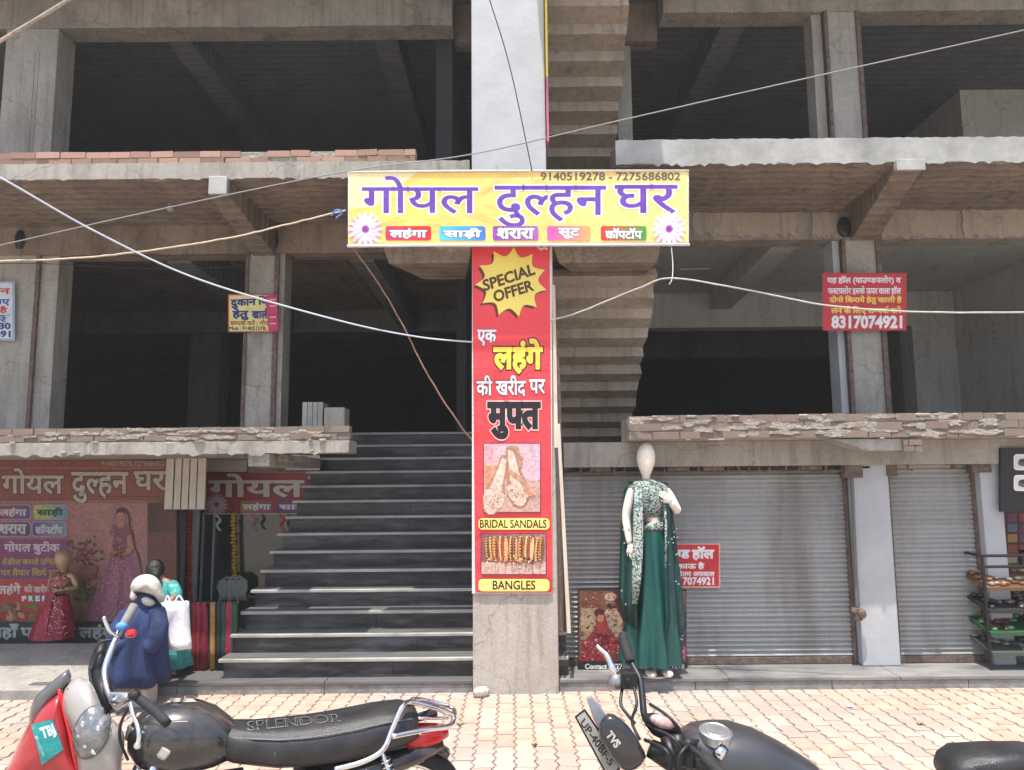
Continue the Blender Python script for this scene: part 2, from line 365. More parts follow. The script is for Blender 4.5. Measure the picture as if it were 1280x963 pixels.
class Print:
    """flat print lying on an upright board at depth Y; measured in photo pixels of that board"""
    def __init__(s, Y, off=.002, step=.00012, fn=None):
        s.Y = Y; s.o = off; s.step = step; s.v = []; s.f = []; s.c = []; s.fn = fn
    def pt(s, x, y, dz=0):
        if s.fn: return s.fn(x, y, s.o + dz)
        p = P(x, y, s.Y); return Vector((p.x, p.y - s.o - dz, p.z))
    def poly(s, pts, col, col2=None):
        s.o += s.step; o = len(s.v); s.v += [s.pt(*p) for p in pts]; s.f.append(tuple(range(o, o+len(pts))))
        s.c.append([col]*len(pts) if col2 is None else [tuple(a + (b-a)*t for a, b in zip(col, col2)) for t in
                   [(p[0]-min(q[0] for q in pts))/(max(q[0] for q in pts)-min(q[0] for q in pts)+1e-6) for p in pts]])
        return s
    def rect(s, x0, y0, x1, y1, col, col2=None): return s.poly([(x0,y0),(x1,y0),(x1,y1),(x0,y1)], col, col2)
    def rrect(s, x0, y0, x1, y1, r, col, col2=None):
        pts = []
        for cx, cy, a in ((x1-r,y0+r,-90),(x1-r,y1-r,0),(x0+r,y1-r,90),(x0+r,y0+r,180)):
            for k in range(5): t = R(a + k*22.5); pts.append((cx + r*math.cos(t), cy + r*math.sin(t)))
        return s.poly(pts, col, col2)
    def ell(s, cx, cy, rx, ry, col, n=16, a=0):
        ca, sa = math.cos(R(a)), math.sin(R(a))
        return s.poly([(cx + rx*math.cos(t)*ca - ry*math.sin(t)*sa, cy + rx*math.cos(t)*sa + ry*math.sin(t)*ca) for t in [2*math.pi*k/n for k in range(n)]], col)
    def text(s, t, x0, y0, x1, y1, col, b=.02, outline=None, ow=.04, quad=None, dx=0, dy=0, clipx=None):
        """ink box -> pixel box (or a quad tl,tr,br,bl)"""
        V0, _ = layout(t, 0)
        ax, bx = min(v.x for v in V0), max(v.x for v in V0); ay, by = min(v.y for v in V0), max(v.y for v in V0)
        q = quad or [(x0,y0),(x1,y0),(x1,y1),(x0,y1)]
        for cc, bb in (([(outline, b+ow)] if outline else []) + [(col, b)]):
            V, Fc = layout(t, bb); s.o += s.step + .0002; base = len(s.v)
            for p in V:
                u = (p.x-ax)/(bx-ax); v = (p.y-ay)/(by-ay)
                bot = (q[3][0] + (q[2][0]-q[3][0])*u, q[3][1] + (q[2][1]-q[3][1])*u); top = (q[0][0] + (q[1][0]-q[0][0])*u, q[0][1] + (q[1][1]-q[0][1])*u)
                X = bot[0] + (top[0]-bot[0])*v + dx; Yp = bot[1] + (top[1]-bot[1])*v + dy
                if clipx is not None: X = min(X, clipx)
                s.v.append(s.pt(X, Yp, max(-.00008, min(.00012, p.z*.003))))
            for f in Fc: s.f.append(tuple(i+base for i in f)); s.c.append([cc]*len(f))
        return s
    def build(s, name, parent, m=None):
        base = BASE.get(parent.name, Vector())
        me = bpy.data.meshes.new(name); me.from_pydata([p-base for p in s.v], [], s.f); me.materials.append(m or PAPER)
        at = me.color_attributes.new('print', 'FLOAT_COLOR', 'CORNER'); flat = []
        for cs in s.c:
            for c in cs: flat += [*c, 1]
        at.data.foreach_set('color', flat)
        o = bpy.data.objects.new(name, me); COL.objects.link(o); o.parent = parent; BASE[o.name] = base; return o
def hexc(h):
    c = [int(h[i:i+2], 16)/255 for i in (0,2,4)]; return tuple((x/12.92 if x < .04045 else ((x+.055)/1.055)**2.4) for x in c)
def board(x0, y0, x1, y1, Y, t, name, m, parent, tl=None):
    a = P(x0, y0, Y); b = P(x1, y0, Y); c = P(x1, y1, Y); d = P(x0, y1, Y)
    return MB().hexa([d, c, b, a], [p + Vector((0, t, 0)) for p in (d, c, b, a)]).build(name, m, parent)
# ================================================================== SETTING
F, C, BK = 7.08, 8.4, 20.0
PIL = 7.0
XL, XR = -12.0, 12.5
PZ0 = .12                                    # plinth top
g = struct(MB().add([(-60,-60,-.02),(60,-60,-.02),(60,60,-.02),(-60,60,-.02)], [(0,1,2,3)]).build('ground', GROUND))
pv = struct(MB().box(-9, 9, 1.5, 7.4, -.015, .0).build('pavement', SAND))
# interlocking pavers: wavy long sides, laid in columns running away from the viewer
def paver_geo(mb, x0, y0, z=0, dx=.142, dy=.262, h=.014):
    def outl(i):
        a = .0075 + i
        e = .011
        return [(a,a),(dx*.5,a+e*.4),(dx-a,a),(dx-a+e,dy*.125),(dx-a-e,dy*.375),(dx-a+e,dy*.625),(dx-a-e,dy*.875),(dx-a,dy-a),(dx*.5,dy-a+e*.4),(a,dy-a),(a-e,dy*.875),(a+e,dy*.625),(a-e,dy*.375),(a+e,dy*.125)]
    o1 = outl(0); o2 = outl(.005); n = len(o1)
    vs = [(x0+x, y0+y, z-.004) for x, y in o1] + [(x0+x, y0+y, z+h*.75) for x, y in o1] + [(x0+x, y0+y, z+h) for x, y in o2]
    fs = [(i, (i+1)%n, (i+1)%n+n, i+n) for i in range(n)] + [(i+n, (i+1)%n+n, (i+1)%n+2*n, i+2*n) for i in range(n)] + [tuple(range(2*n, 3*n))]
    mb.add(vs, fs)
pm = {}
for nm, m in (('c', PAVC), ('p', PAVP)):
    mb = MB(); paver_geo(mb, 0, 0); o = mb.build('paver', m, pv); pm[nm] = o.data; bpy.data.objects.remove(o)
def pink(x, y):
    k = math.sin(x*2.1+.6) + math.sin(y*3.3 + x*1.3) + .5*math.sin(x*5.1-y*4)
    return k > .1
cells = []
for i in range(-44, 46):
    for j in range(0, 16):
        x = i*.142; y = 3.2 + j*.262 + (.131 if i % 2 else 0)
        if y > 7.0: continue
        d = Vector((x, y, 0)) - CAMV; c = RM.transposed() @ d; px = 640 + F_PX*c.x/-c.z; py = 481.5 - F_PX*c.y/-c.z
        cells.append((not (-20 < px < 1300 and py < 990), y, x))
cells.sort(); rest = {'c': MB(), 'p': MB()}
for k, (off, y, x) in enumerate(cells):
    key = 'p' if pink(x, y) else 'c'; z = random.uniform(-.0015, .0015)
    if k < 300 and not off:
        o = bpy.data.objects.new('paver', pm[key]); COL.objects.link(o); o.parent = pv; o.location = (x, y, z); o.rotation_euler = (random.uniform(-.012,.012), random.uniform(-.012,.012), random.uniform(-.015,.015))
    else: paver_geo(rest[key], x, y, z)
for key, nm, m in (('c', 'cream_pavers', PAVC), ('p', 'pink_pavers', PAVP)): rest[key].build(nm, m, pv, stuff=True)

# ================================================================== BUILDING
B = thing('unfinished_building', 'unfinished grey concrete commercial building with open upper floors and shops below', 'building', (0, F, 0))
def part(name, m, *boxes, parent=None, bevel=0):
    mb = MB()
    for b_ in boxes: mb.box(*b_)
    return mb.build(name, m, parent or B, bevel=bevel)
def rough_edge(x0, x1, y0, y1, z0, z1, name, m, parent=None, amp=.012, step=.09, top=True):
    """beam or slab with an uneven cast edge"""
    n = max(2, int((x1-x0)/step)); rs = []
    for i in range(n+1):
        x = x0 + (x1-x0)*i/n; a, b_, c, d = [random.gauss(0, amp*.4) for _ in range(4)]
        low = random.random(); c2 = -amp*1.4*low if low > .75 else 0
        rs.append([(x, y0+a*.12, z0+c2*.7+b_*.4), (x, y0+c*.08, z1+d*.3), (x, y1, z1), (x, y1, z0)])
    return MB().loft(rs).build(name, m, parent or B)
# floor slabs ------------------------------------------------------
z2t, z2b = PZ(1000,175,F), PZ(1000,206,F)            # second floor, right
z2tl, z2bl = PZ(250,205,F), PZ(250,225,F)            # second floor, left
z1t, z1b = PZ(1000,520,F), PZ(1000,549,F)            # first floor, right
z1tl, z1bl = PZ(200,541,F), PZ(200,568,F)
x_lend = PX(587,205,F); x_rbeg = PX(769,180,F); x_l1end = PX(437,545,F); x_r1beg = PX(785,530,F)
slab2r = rough_edge(x_rbeg, XR, F, BK, z2b, z2t, 'floor_slab', SOFFIT, amp=.02)
slab2l = rough_edge(XL, x_lend, F, BK, z2bl, z2tl, 'floor_slab', SOFFIT, amp=.02)
rough_edge(x_rbeg, XR, F-.022, F-.003, z2b+.01, z2t+.005, 'slab_edge_plaster', WHITECOL, amp=.028, step=.045)
rough_edge(XL, x_lend, F-.022, F-.003, z2bl+.008, z2tl+.004, 'slab_edge_plaster', PLASTER, amp=.02, step=.045)
slab1r = part('floor_slab', PLASTER, (x_r1beg, XR, F+.06, F+.46, z1b, z1t-.01), (1.46, XR, F+.462, BK, z1b, z1t-.01))
slab1l = part('floor_slab', PLASTER, (XL, x_l1end, F, F+.32, z1bl, z1tl-.085), (XL, -2.82, F+.322, BK, z1bl, z1tl-.085))
rough_edge(XL, x_l1end, F-.02, F-.002, z1bl+.0, z1tl-.092, 'slab_edge_plaster', PLASTER, amp=.025, step=.045)
part('landing_floor', PLASTER, (-2.6, x_r1beg-.005, 10.46, BK, PZ0+14*.172-.2, PZ0+14*.172-.008))
# third slab (above the frame), closed over the stair void to block sun
z3b = PZ(1000, 8, C) + .32
part('floor_slab', INNER, (XL, XR, F, BK, z3b, z3b+.2))
# brick upstands ---------------------------------------------------
def bricks(parent, x0, x1, y, z0, courses, bh, bl, m, bd=.11, gap=.011, ragged=True, mort=True):
    zt = z0 + courses*bh
    if mort: part('mortar_bed', MORTAR, (x0+.01, x1-.012, y+.012, y+bd-.012, z0, zt-.012), parent=parent)
    base = MB().box(-.5,.5,-.5,.5,-.5,.5).build('brick', m); me = base.data; bpy.data.objects.remove(base); n = 0
    for c in range(courses):
        x = x0 + (-bl/2 if c % 2 else 0)
        while x < x1 - .03:
            L = bl*random.uniform(.82, 1.08); a = max(x, x0); b_ = min(x+L-gap, x1)
            if b_-a > .04 and not (ragged and c == courses-1 and random.random() < .04):
                o = bpy.data.objects.new('brick', me); COL.objects.link(o); o.parent = parent
                pb = BASE.get(parent.name, Vector())
                o.location = Vector(((a+b_)/2, y+bd/2+random.gauss(0,.004), z0+(c+.5)*bh+random.gauss(0,.002))) - pb
                o.scale = (b_-a, bd, bh-gap*.8); o.rotation_euler = (random.gauss(0,.012), random.gauss(0,.012), random.gauss(0,.015)); n += 1
            x += L
    return n
bricks(slab2l, PX(-60,195,F), PX(519,195,F), F+.02, z2tl+.004, 2, (PZ(250,188,F)-z2tl)/2, .235, BRICK)
bricks(slab1l, PX(-60,545,F), x_l1end, F+.012, z1tl-.08, 2, .066, .24, BRICKM)
bricks(slab1r, x_r1beg, PX(1340,530,F), F-.03, z1b+.005, 3, (z1t-z1b)/3+.004, .235, BRICKM)
# mortar smeared over parts of the brick faces
def smear(x0, x1, z0, z1, y):
    n = 18; pts = []
    for i in range(n): t = 2*math.pi*i/n; pts.append(((x0+x1)/2+(x1-x0)/2*math.cos(t)*random.uniform(.7,1.1), y, (z0+z1)/2+(z1-z0)/2*math.sin(t)*random.uniform(.35,1.3)))
    mb_s.prism(pts, (0,.02,0))
mb_s = MB()
for k in range(48):
    x = random.uniform(x_r1beg+.1, 5.3); zc_ = random.uniform(z1b+.03, z1t-.01); smear(x, x+random.uniform(.08,.42), zc_-random.uniform(.012,.035), zc_+random.uniform(.012,.035), F-.0335-random.uniform(0,.003))
for k in range(36):
    x = random.uniform(-4.9, x_l1end-.4); zc_ = random.uniform(z1tl-.07, z1tl+.04); smear(x, x+random.uniform(.08,.38), zc_-random.uniform(.01,.03), zc_+random.uniform(.01,.03), F+.0085-random.uniform(0,.003))
mb_s.build('mortar_smears', MORTAR, B, stuff=True)
# small broken plaster lumps that hang from the slab edges
mb = MB()
for k in range(46):
    x = random.uniform(-4.9, 5.4)
    if x_l1end < x < x_r1beg: continue
    if x < x_l1end: z = z1tl - random.choice([.0, .085, .18])
    else: z = random.choice([z1b+.0, z1t])
    mb.ell((x, F-.03, z), random.uniform(.02,.07), .018, random.uniform(.006,.018), 7, 5)
mb.build('mortar_crumbs', MORTAR, B, stuff=True)
# beams on the column line --------------------------------------------
zb2r = PZ(950,300,C); zb2l = PZ(180,318,C)
rough_edge(PX(700,280,C), XR, C, C+.28, zb2r, z2b-.004, 'beam', CONC)
rough_edge(XL, PX(500,300,C), C, C+.28, zb2l, z2bl-.004, 'beam', SOFFIT)
part('beam', SOFFIT, (-.67, 1.83, C+.4, C+.6, z3b-.5, z3b-.002)); part('beam', SOFFIT, (PX(500,300,C)+.003, PX(700,280,C)-.003, C+.03, C+.28, zb2l+.1, z2bl-.01))
zb3r = PZ(950,15,C); zb3l = PZ(250,34,C)
rough_edge(1.83, XR, C, C+.3, zb3r, z3b-.003, 'beam', CONC)
rough_edge(XL, -.67, C, C+.3, zb3l, z3b-.003, 'beam', CONC)
# plaster patches on the right beam (render coat left with a ragged edge)
def patch(x0, x1, yA, yB, Y, name='render_patch', m=PLASTER):
    pts = []; n = 26
    for i in range(n+1): pts.append((x0+(x1-x0)*i/n, yA + random.uniform(-1.2,1.2)))
    for i in range(6): pts.append((x1+random.uniform(-2,2), yA+(yB-yA)*(i+.5)/6))
    for i in range(n+1): pts.append((x1-(x1-x0)*i/n, yB + random.uniform(-3.5,3.5)))
    for i in range(6): pts.append((x0+random.uniform(-2,2), yB+(yA-yB)*(i+.5)/6))
    MB().prism([P(x,y,Y) for x, y in pts], (0,.014,0)).build(name, m, B)
BEIGE = concrete('beige_render', (.40,.34,.275), (.33,.275,.22), (.27,.23,.19), bump=.3)
patch(866, 996, 266, 294, C-.016, m=BEIGE); patch(1016, 1045, 266, 296, C-.016, m=BEIGE)
patch(1103, 1196, 262, 296, C-.016, m=BEIGE); patch(1204, 1290, 262, 296, C-.016, m=BEIGE)
# columns -------------------------------------------------------------
def column(xa, xb, y_, z0, z1, d=.35, name='column', m=CONC, Y=C, **k):
    return part(name, m, (xa, xb, Y, Y+d, z0, z1), bevel=.008)
xc0, xc1 = PX(1053,300,C), PX(1097,300,C)
column(xc0, xc1, C, z1t, zb2r-.003, m=PLASTER, Y=C+.004)
column(xc0-.02, xc1-.07, C, z2t, zb3r-.003, m=PLASTER, Y=C+.004)
part('column_flange', WHITEP, (xc0-.10, xc0-.024, C+.05, C+.3, z1t, zb2r-.004))
for a, b_, zz0, zz1 in ((xc0-.022, xc0+.02, z1t, zb2r-.004), (xc1-.035, xc1+.02, z1t, zb2r-.004), (xc0-.06, xc0-.022, z2t, zb3r-.004), (xc1-.088, xc1-.04, z2t, zb3r-.004)):
    part('shutter_guide', RUST, (a, b_, C-.025, C+.02, zz0, zz1))
part('column_flange', PLASTER, (xc0-.18, xc0-.064, C+.06, C+.3, z2t, zb3r-.004))
xl0, xl1 = PX(307,450,C), PX(352,450,C)
column(xl0, xl1-.06, C, z1tl, zb2l-.003, m=PLASTER)
part('column_flange', PLASTER, (xl1-.058, xl1, C+.02, C+.3, z1tl, zb2l-.004))
part('shutter_guide', RUST, (xl0-.03, xl0+.006, C-.02, C+.02, z1tl-.02, zb2l-.004))
part('shutter_guide', RUST, (xl1-.105, xl1-.055, C-.02, C+.02, z1tl-.02, zb2l-.004))
xe1 = PX(66,430,C)
part('column', PLASTER, (XL, xe1-.24, C, C+.35, z1tl-.02, zb2l-.003))
part('column_flange', PLASTER, (xe1-.196, xe1, C+.02, C+.3, z1tl-.02, zb2l-.004))
part('shutter_guide', RUST, (xe1-.236, xe1-.194, C-.02, C+.02, z1tl-.02, zb2l-.004))
part('column', PLASTER, (PX(2,120,C), PX(68,120,C), C, C+.35, z2tl, zb3l-.003), bevel=.008)
part('column', CONC, (XL, PX(2,120,C)-.18, C, C+.35, z2tl, zb3l-.003))
for dx in (.36, .41): part('casting_seam', RUST, (PX(2,120,C)+dx, PX(2,120,C)+dx+.004, C-.002, C+.001, z2tl+.3, zb3l-.3))
# cantilever brackets under the second floor
def bracket(pf, pb, wf, wb, zt, hf, hb, m):
    xf, xb = pf, pb; Y0, Y1 = F-.03, C-.004
    a = [(xf-wf/2,Y0,zt-hf),(xf+wf/2,Y0,zt-hf),(xf+wf/2,Y0,zt),(xf-wf/2,Y0,zt)]
    b_ = [(xb-wb/2,Y1,zt-hb),(xb+wb/2,Y1,zt-hb),(xb+wb/2,Y1,zt),(xb-wb/2,Y1,zt)]
    o = MB().hexa(a, b_).build('bracket_beam', m, B, bevel=.01); return o
bracket(PX(1133,215,F), PX(1078,280,C), .26, .30, z2b+.004, .085, .36, SOFFIT)
bracket(PX(275,230,F), PX(332,285,C), .19, .26, z2bl+.004, .17, .38, SOFFIT)
MB().box(PX(1118,212,F), PX(1154,212,F), F-.05, F-.032, z2b-.085, z2b+.03).build('bracket_end_render', WHITECOL, B, bevel=.01)
MB().box(PX(263,230,F), PX(286,230,F), F-.05, F-.032, z2bl-.165, z2bl+.02).build('bracket_end_render', WHITECOL, B, bevel=.012)
# broken corners chased for wiring; black lumps paint in the dark of holes
for px in (1056, 1088): MB().ell(P(px,284,C-.02), .085, .05, .13, 9, 6).build('dark_hole_lump', BLACKM, B)
for px in (25, 325, 342): MB().ell(P(px,300,C-.01), .06, .04, .13, 7, 5).build('dark_hole_lump', BLACKM, B)
# white central pillar ---------------------------------------------------
xp0, xp1 = PX(591,800,PIL), PX(698,800,PIL)
PILLOW = concrete('pillar_cement_render', (.50,.46,.40), (.43,.39,.335), (.36,.32,.27), bump=.3)
MB().box(xp0, xp1, PIL, PIL+.5, -.01, PZ(640,309,PIL)).build('pillar', PILLOW, B, bevel=.012)
MB().box(xp0, xp1-.045, PIL+.004, PIL+.5, PZ(640,309,PIL)+.002, 9).build('pillar', WHITEP, B, bevel=.012)
# side panel board standing along the white pillar, seen edge on
SP = thing('side_board', 'tall narrow yellow and red printed board fixed edge-on along the white pillar', 'sign board', P(688,214,PIL))
MB().box(xp1-.038, xp1-.018, PIL-.06, PIL+.34, PZ(688,100,PIL), 9).build('board_panel', mat('yellow_flex_edge', (.7,.5,.08), .5), SP)
MB().box(xp1-.038, xp1-.018, PIL-.06, PIL+.34, PZ(688,180,PIL), PZ(688,100,PIL)-.002).build('board_panel', mat('magenta_flex_edge', (.5,.12,.2), .5), SP)
# landing behind the yellow banner, folded-plate stair flights -----------------------
zl = PZ(640,328,F)
def landing(x0, x1, y0, y1, z, t=.17):
    a = [(x0,y0,z+t),(x1,y0,z+t),(x1,y1,z+t),(x0,y1,z+t)]; b_ = [(x0+.06,y0+.02,z),(x1-.03,y0+.02,z),(x1-.1,y1,z),(x0+.34,y1,z)]
    return MB().hexa(b_, a).build('stair_landing', SOFFIT, B, bevel=.006)
landing(PX(478,312,F), xp0-.004, F+.0, F+.62, zl); landing(xp1+.004, PX(826,312,F), F+.0, F+.62, zl-.01)
def flight(x0, x1, y0, z0, n, run, rise, t=.11, name='folded_stair_flight'):
    """rises towards the viewer from (y0,z0)"""
    d = .062; pts = [(y0, z0-t)]
    y, z = y0, z0-t
    for k in range(n):
        pts += [(y, z+rise-d), (y-run, z+rise)]; y -= run; z += rise
    rings = []; m_ = 7
    jit = [random.uniform(-.016, .016) for _ in pts]
    for (yy, zz), j in zip(pts, jit):
        rings.append([(x0+(x1+j-x0)*i/m_, yy+random.gauss(0,.0015), zz+random.gauss(0,.0018)) for i in range(m_+1)])
    back = [[(v[0], v[1]+t*.8, v[2]+t*.9) for v in r] for r in rings]
    mb = MB(); mb.loft([r + b_[::-1] for r, b_ in zip(rings, back)])
    return mb.build(name, BROWNC, B)
flight(.22, PX(786,530,9.6), 9.75, PZ(740,552,9.7), 10, .235, .165)
flight(.22, PX(768,190,9.0), 9.7, PZ(720,262,9.7), 12, .235, .178)
flight(.22, PX(768,190,9.0)+.0, 9.7-12*.235, PZ(720,262,9.7)+12*.178, 3, .235, .178)
part('stair_side_wall', PLASTER, (PX(771,100,8.9), PX(789,100,8.9), 8.9, 9.3, z2t-.2, z3b))
# interiors -----------------------------------------------------------------
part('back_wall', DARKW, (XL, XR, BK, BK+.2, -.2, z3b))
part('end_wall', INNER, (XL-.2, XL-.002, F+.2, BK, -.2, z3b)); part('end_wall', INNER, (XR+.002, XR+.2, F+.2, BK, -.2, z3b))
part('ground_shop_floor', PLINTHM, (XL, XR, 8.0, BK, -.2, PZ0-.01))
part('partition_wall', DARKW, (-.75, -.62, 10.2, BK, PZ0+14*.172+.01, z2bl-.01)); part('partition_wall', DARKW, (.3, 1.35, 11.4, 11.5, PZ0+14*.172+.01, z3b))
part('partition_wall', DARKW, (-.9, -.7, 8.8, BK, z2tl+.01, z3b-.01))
# first floor, right: plastered room
part('ceiling_plaster', INNERR, (1.3, XR-.01, C+.29, 12.2, z2b-.02, z2b-.003))
ybm = 12.2
part('ceiling_beam', INNERR, (1.3, XR-.01, ybm, ybm+.3, PZ(950,409,ybm), z2b-.022))
part('inner_column', INNERR, (PX(1143,450,ybm), PX(1197,450,ybm), ybm+.002, ybm+.4, z1t, PZ(950,409,ybm)-.002))
part('ceiling_beam', INNER, (1.3, XR-.01, 15.5, 15.8, PZ(950,446,15.5), z2b-.003))
part('partition_wall', INNERR, (PX(1197,450,ybm)+.002, PX(1197,450,ybm)+.2, C+.5, 17, z1t, z2b-.022))
mb = MB(); a = P(905,392,12.0); b_ = P(985,318,C+.3)
mb.hexa([(a.x-.16,12.19,z2b-.3),(a.x+.16,12.19,z2b-.3),(a.x+.16,12.19,z2b-.025),(a.x-.16,12.19,z2b-.025)], [(b_.x-.16,C+.29,z2b-.3),(b_.x+.16,C+.29,z2b-.3),(b_.x+.16,C+.29,z2b-.025),(b_.x-.16,C+.29,z2b-.025)])
mb.build('ceiling_beam', INNERR, B)
# first floor, left
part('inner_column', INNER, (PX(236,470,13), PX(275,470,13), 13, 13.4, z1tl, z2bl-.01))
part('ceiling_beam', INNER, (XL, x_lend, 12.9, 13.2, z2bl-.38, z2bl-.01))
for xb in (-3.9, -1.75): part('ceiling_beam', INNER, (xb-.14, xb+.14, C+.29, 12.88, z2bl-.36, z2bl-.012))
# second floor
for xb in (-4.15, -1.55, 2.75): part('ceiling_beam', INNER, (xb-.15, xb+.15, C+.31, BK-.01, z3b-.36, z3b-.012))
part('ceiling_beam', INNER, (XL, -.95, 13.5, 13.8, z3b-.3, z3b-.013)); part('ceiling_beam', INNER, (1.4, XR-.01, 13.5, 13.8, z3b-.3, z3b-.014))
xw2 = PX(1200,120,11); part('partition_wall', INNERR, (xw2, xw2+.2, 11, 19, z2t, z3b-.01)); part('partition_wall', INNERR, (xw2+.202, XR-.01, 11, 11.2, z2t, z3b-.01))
for (x1_,y1_,x2_,y2_,Y1,Y2) in ((238,128,350,125,12,12),(247,72,296,125,10,12),(458,62,574,55,11,11),(480,117,586,114,13,13),(505,162,586,159,15,15),(1075,104,1196,98,12,12),(1080,147,1202,143,15,15),(225,348,305,347,11,11),(850,337,886,336,10,10),(1098,328,1215,329,10.6,10.6)):
    MB().tube([P(x1_,y1_,Y1), P(x2_,y2_,Y2)], .012, 6).build('ceiling_conduit', WIREW, B)
MB().ell(P(517,61,11), .07, .05, .03, 10, 6).build('fan_hook_box', PLASTER, B)
# ground floor, right --------------------------------------------------------
YS = 7.55
zs = PZ(880,591,YS)
part('lintel_beam', PLASTER, (xp1+.1, XR, F+.3, F+.45, zs+.06, z1b-.003))
part('lintel_wall', PLASTER, (xp1+.1, XR, YS+.16, YS+.3, zs, z1b-.003))
MB().hexa([(PX(1083,575,F+.02),F+.0,z1b-.115),(PX(1150,570,F),F+.0,z1b-.115),(PX(1150,570,F),F+.0,z1b-.003),(PX(1083,570,F)-.3,F+.0,z1b-.003)],
          [(PX(1083,575,F+.02),YS+.15,z1b-.115),(PX(1150,570,F),YS+.15,z1b-.115),(PX(1150,570,F),YS+.15,z1b-.003),(PX(1083,570,F)-.3,YS+.15,z1b-.003)]).build('bracket_beam', PLASTER, B, bevel=.006)
bricks(slab1r, PX(1128,565,F), PX(1151,565,F), F-.035, z1b-.13, 2, .06, .12, BRICKM, mort=False, ragged=False)
xs0, xs1 = PX(706,700,YS), PX(1058,700,YS); xt0, xt1 = PX(1117,700,YS), PX(1220,700,YS)
xq0, xq1 = PX(1064,700,YS), PX(1110,700,YS); xr0, xr1 = PX(1226,720,YS), PX(1252,720,YS)
MB().box(xq0, xq1, YS-.12, YS+.15, PZ0, z1b-.12).build('shop_pier', WHITEP, B, bevel=.01)
MB().box(xr0, xr1, YS-.12, YS+.15, PZ0, z1b-.004).build('shop_pier', WHITEP, B, bevel=.01)
MB().box(xp1+.002, xs0-.03, YS-.1, YS+.15, PZ0, z1b-.004).build('shop_pier', PLASTER, B)
def shutter(x0, x1, ztop, zbot, n):
    base = BASE[B.name]
    r = MB().box(x0-.03, x1+.03, YS+.045, YS+.06, zbot+.01, ztop+.11).build('rolling_shutter', RUST, B)
    for xx in (x0-.035, x1): MB().box(xx, xx+.035, YS-.03, YS+.044, zbot, ztop+.12).build('guide_rail', RUST, r)
    h = (ztop-zbot-.07)/n
    m_ = MB(); prof = [(0,0),(-.012,.12),(-.017,.3),(-.012,.5),(-.002,.62),(.003,.8),(0,1)]
    m_.loft([[(0, yy, zz*h) for yy, zz in prof], [(x1-x0, yy, zz*h) for yy, zz in prof]], closed=False)
    nd = int((x1-x0)/.045)                       # pressed dimples along each slat
    for i in range(nd):
        xx = (i+.5)*(x1-x0)/nd; m_.box(xx-.012, xx+.012, -.0035, .0, h*.66, h*.8)
    tmp = m_.build('slat', STEEL); me = tmp.data; bpy.data.objects.remove(tmp)
    for k in range(n):
        o = bpy.data.objects.new('slat', me); COL.objects.link(o); o.parent = r
        o.location = Vector((x0, YS+random.uniform(-.002,.002), zbot+.07+k*h)) - base
    MB().box(x0+.002, x1-.002, YS-.02, YS+.02, zbot+.004, zbot+.068).build('bottom_rail', RUST, r, bevel=.004)
    return r
s1 = shutter(xs0, xs1, zs, PZ0, 38); s2 = shutter(xt0, xt1, PZ(1160,578,YS), PZ0, 40)
# open shutter shaft with brackets
ax = MB(); ya = YS-.09; za = PZ(890,586,ya)
ax.tube([(xs0-.0,ya,za+.035),(xs1+.02,ya,za+.035)], .012, 6); ax.tube([(xs0,ya,za-.03),(xs1+.02,ya,za-.03)], .014, 6)
x = xs0+.15
while x < xs1:
    ax.box(x, x+.02, ya-.018, ya+.012, za-.035, za+.04); x += random.choice([.1,.1,.13,.16])
for x in (xs0+.25, xs0+1.0, xs0+1.35, xs0+2.3): ax.box(x, x+.2, ya-.045, ya+.03, za-.02, za+.055)
ax.build('shutter_shaft', RUST, s1)
gb = MB(); gb.box(xs1-.03, xs1+.15, ya-.06, ya+.06, za-.1, za+.11); gb.box(xs1+.15, xs1+.24, ya-.03, ya+.02, za-.02, za+.02); gb.build('gear_box', RUST, s1, bevel=.01)
gb = MB(); gb.box(xt0-.07, xt0+.03, ya-.05, ya+.05, za-.09, za+.03); gb.box(xt1-.05, xt1+.14, ya-.05, ya+.05, za-.06, za+.14); gb.tube([(xt0,ya,za+.05),(xt1,ya,za+.05)], .02, 8)
gb.tube([(xt0+.15,ya-.01,za+.03),(xt0+.15,ya-.01,za-.03),(xt0+.2,ya-.01,za-.03)], .012, 6); gb.tube([(xt1-.2,ya-.01,za+.06),(xt1-.2,ya-.01,za-.02)], .03, 8); gb.build('gear_box', RUST, s2, bevel=.006)
ch = MB(); ch.tube([P(1065,598,YS-.15), P(1071,757,YS-.15)], .017, 8); ch.build('pull_chain_pipe', mat('grey_green_pipe', (.12,.13,.11), .5), s1)
lk = MB(); q = P(1071,768,YS-.16); lk.box(q.x-.045, q.x+.045, q.y-.03, q.y+.03, q.z-.055, q.z+.06); lk.ell((q.x+.035, q.y-.04, q.z+.01), .04, .03, .05, 9, 6); lk.ell((q.x-.04, q.y-.03, q.z+.03), .03, .03, .03, 8, 5); lk.build('lock_box', RUST, s1, bevel=.006)
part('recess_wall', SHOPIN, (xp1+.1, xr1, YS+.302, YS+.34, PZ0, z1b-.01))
part('recess_wall', SHOPIN, (xr1, XR-.01, 9.6, 9.7, PZ0, z1b-.01))
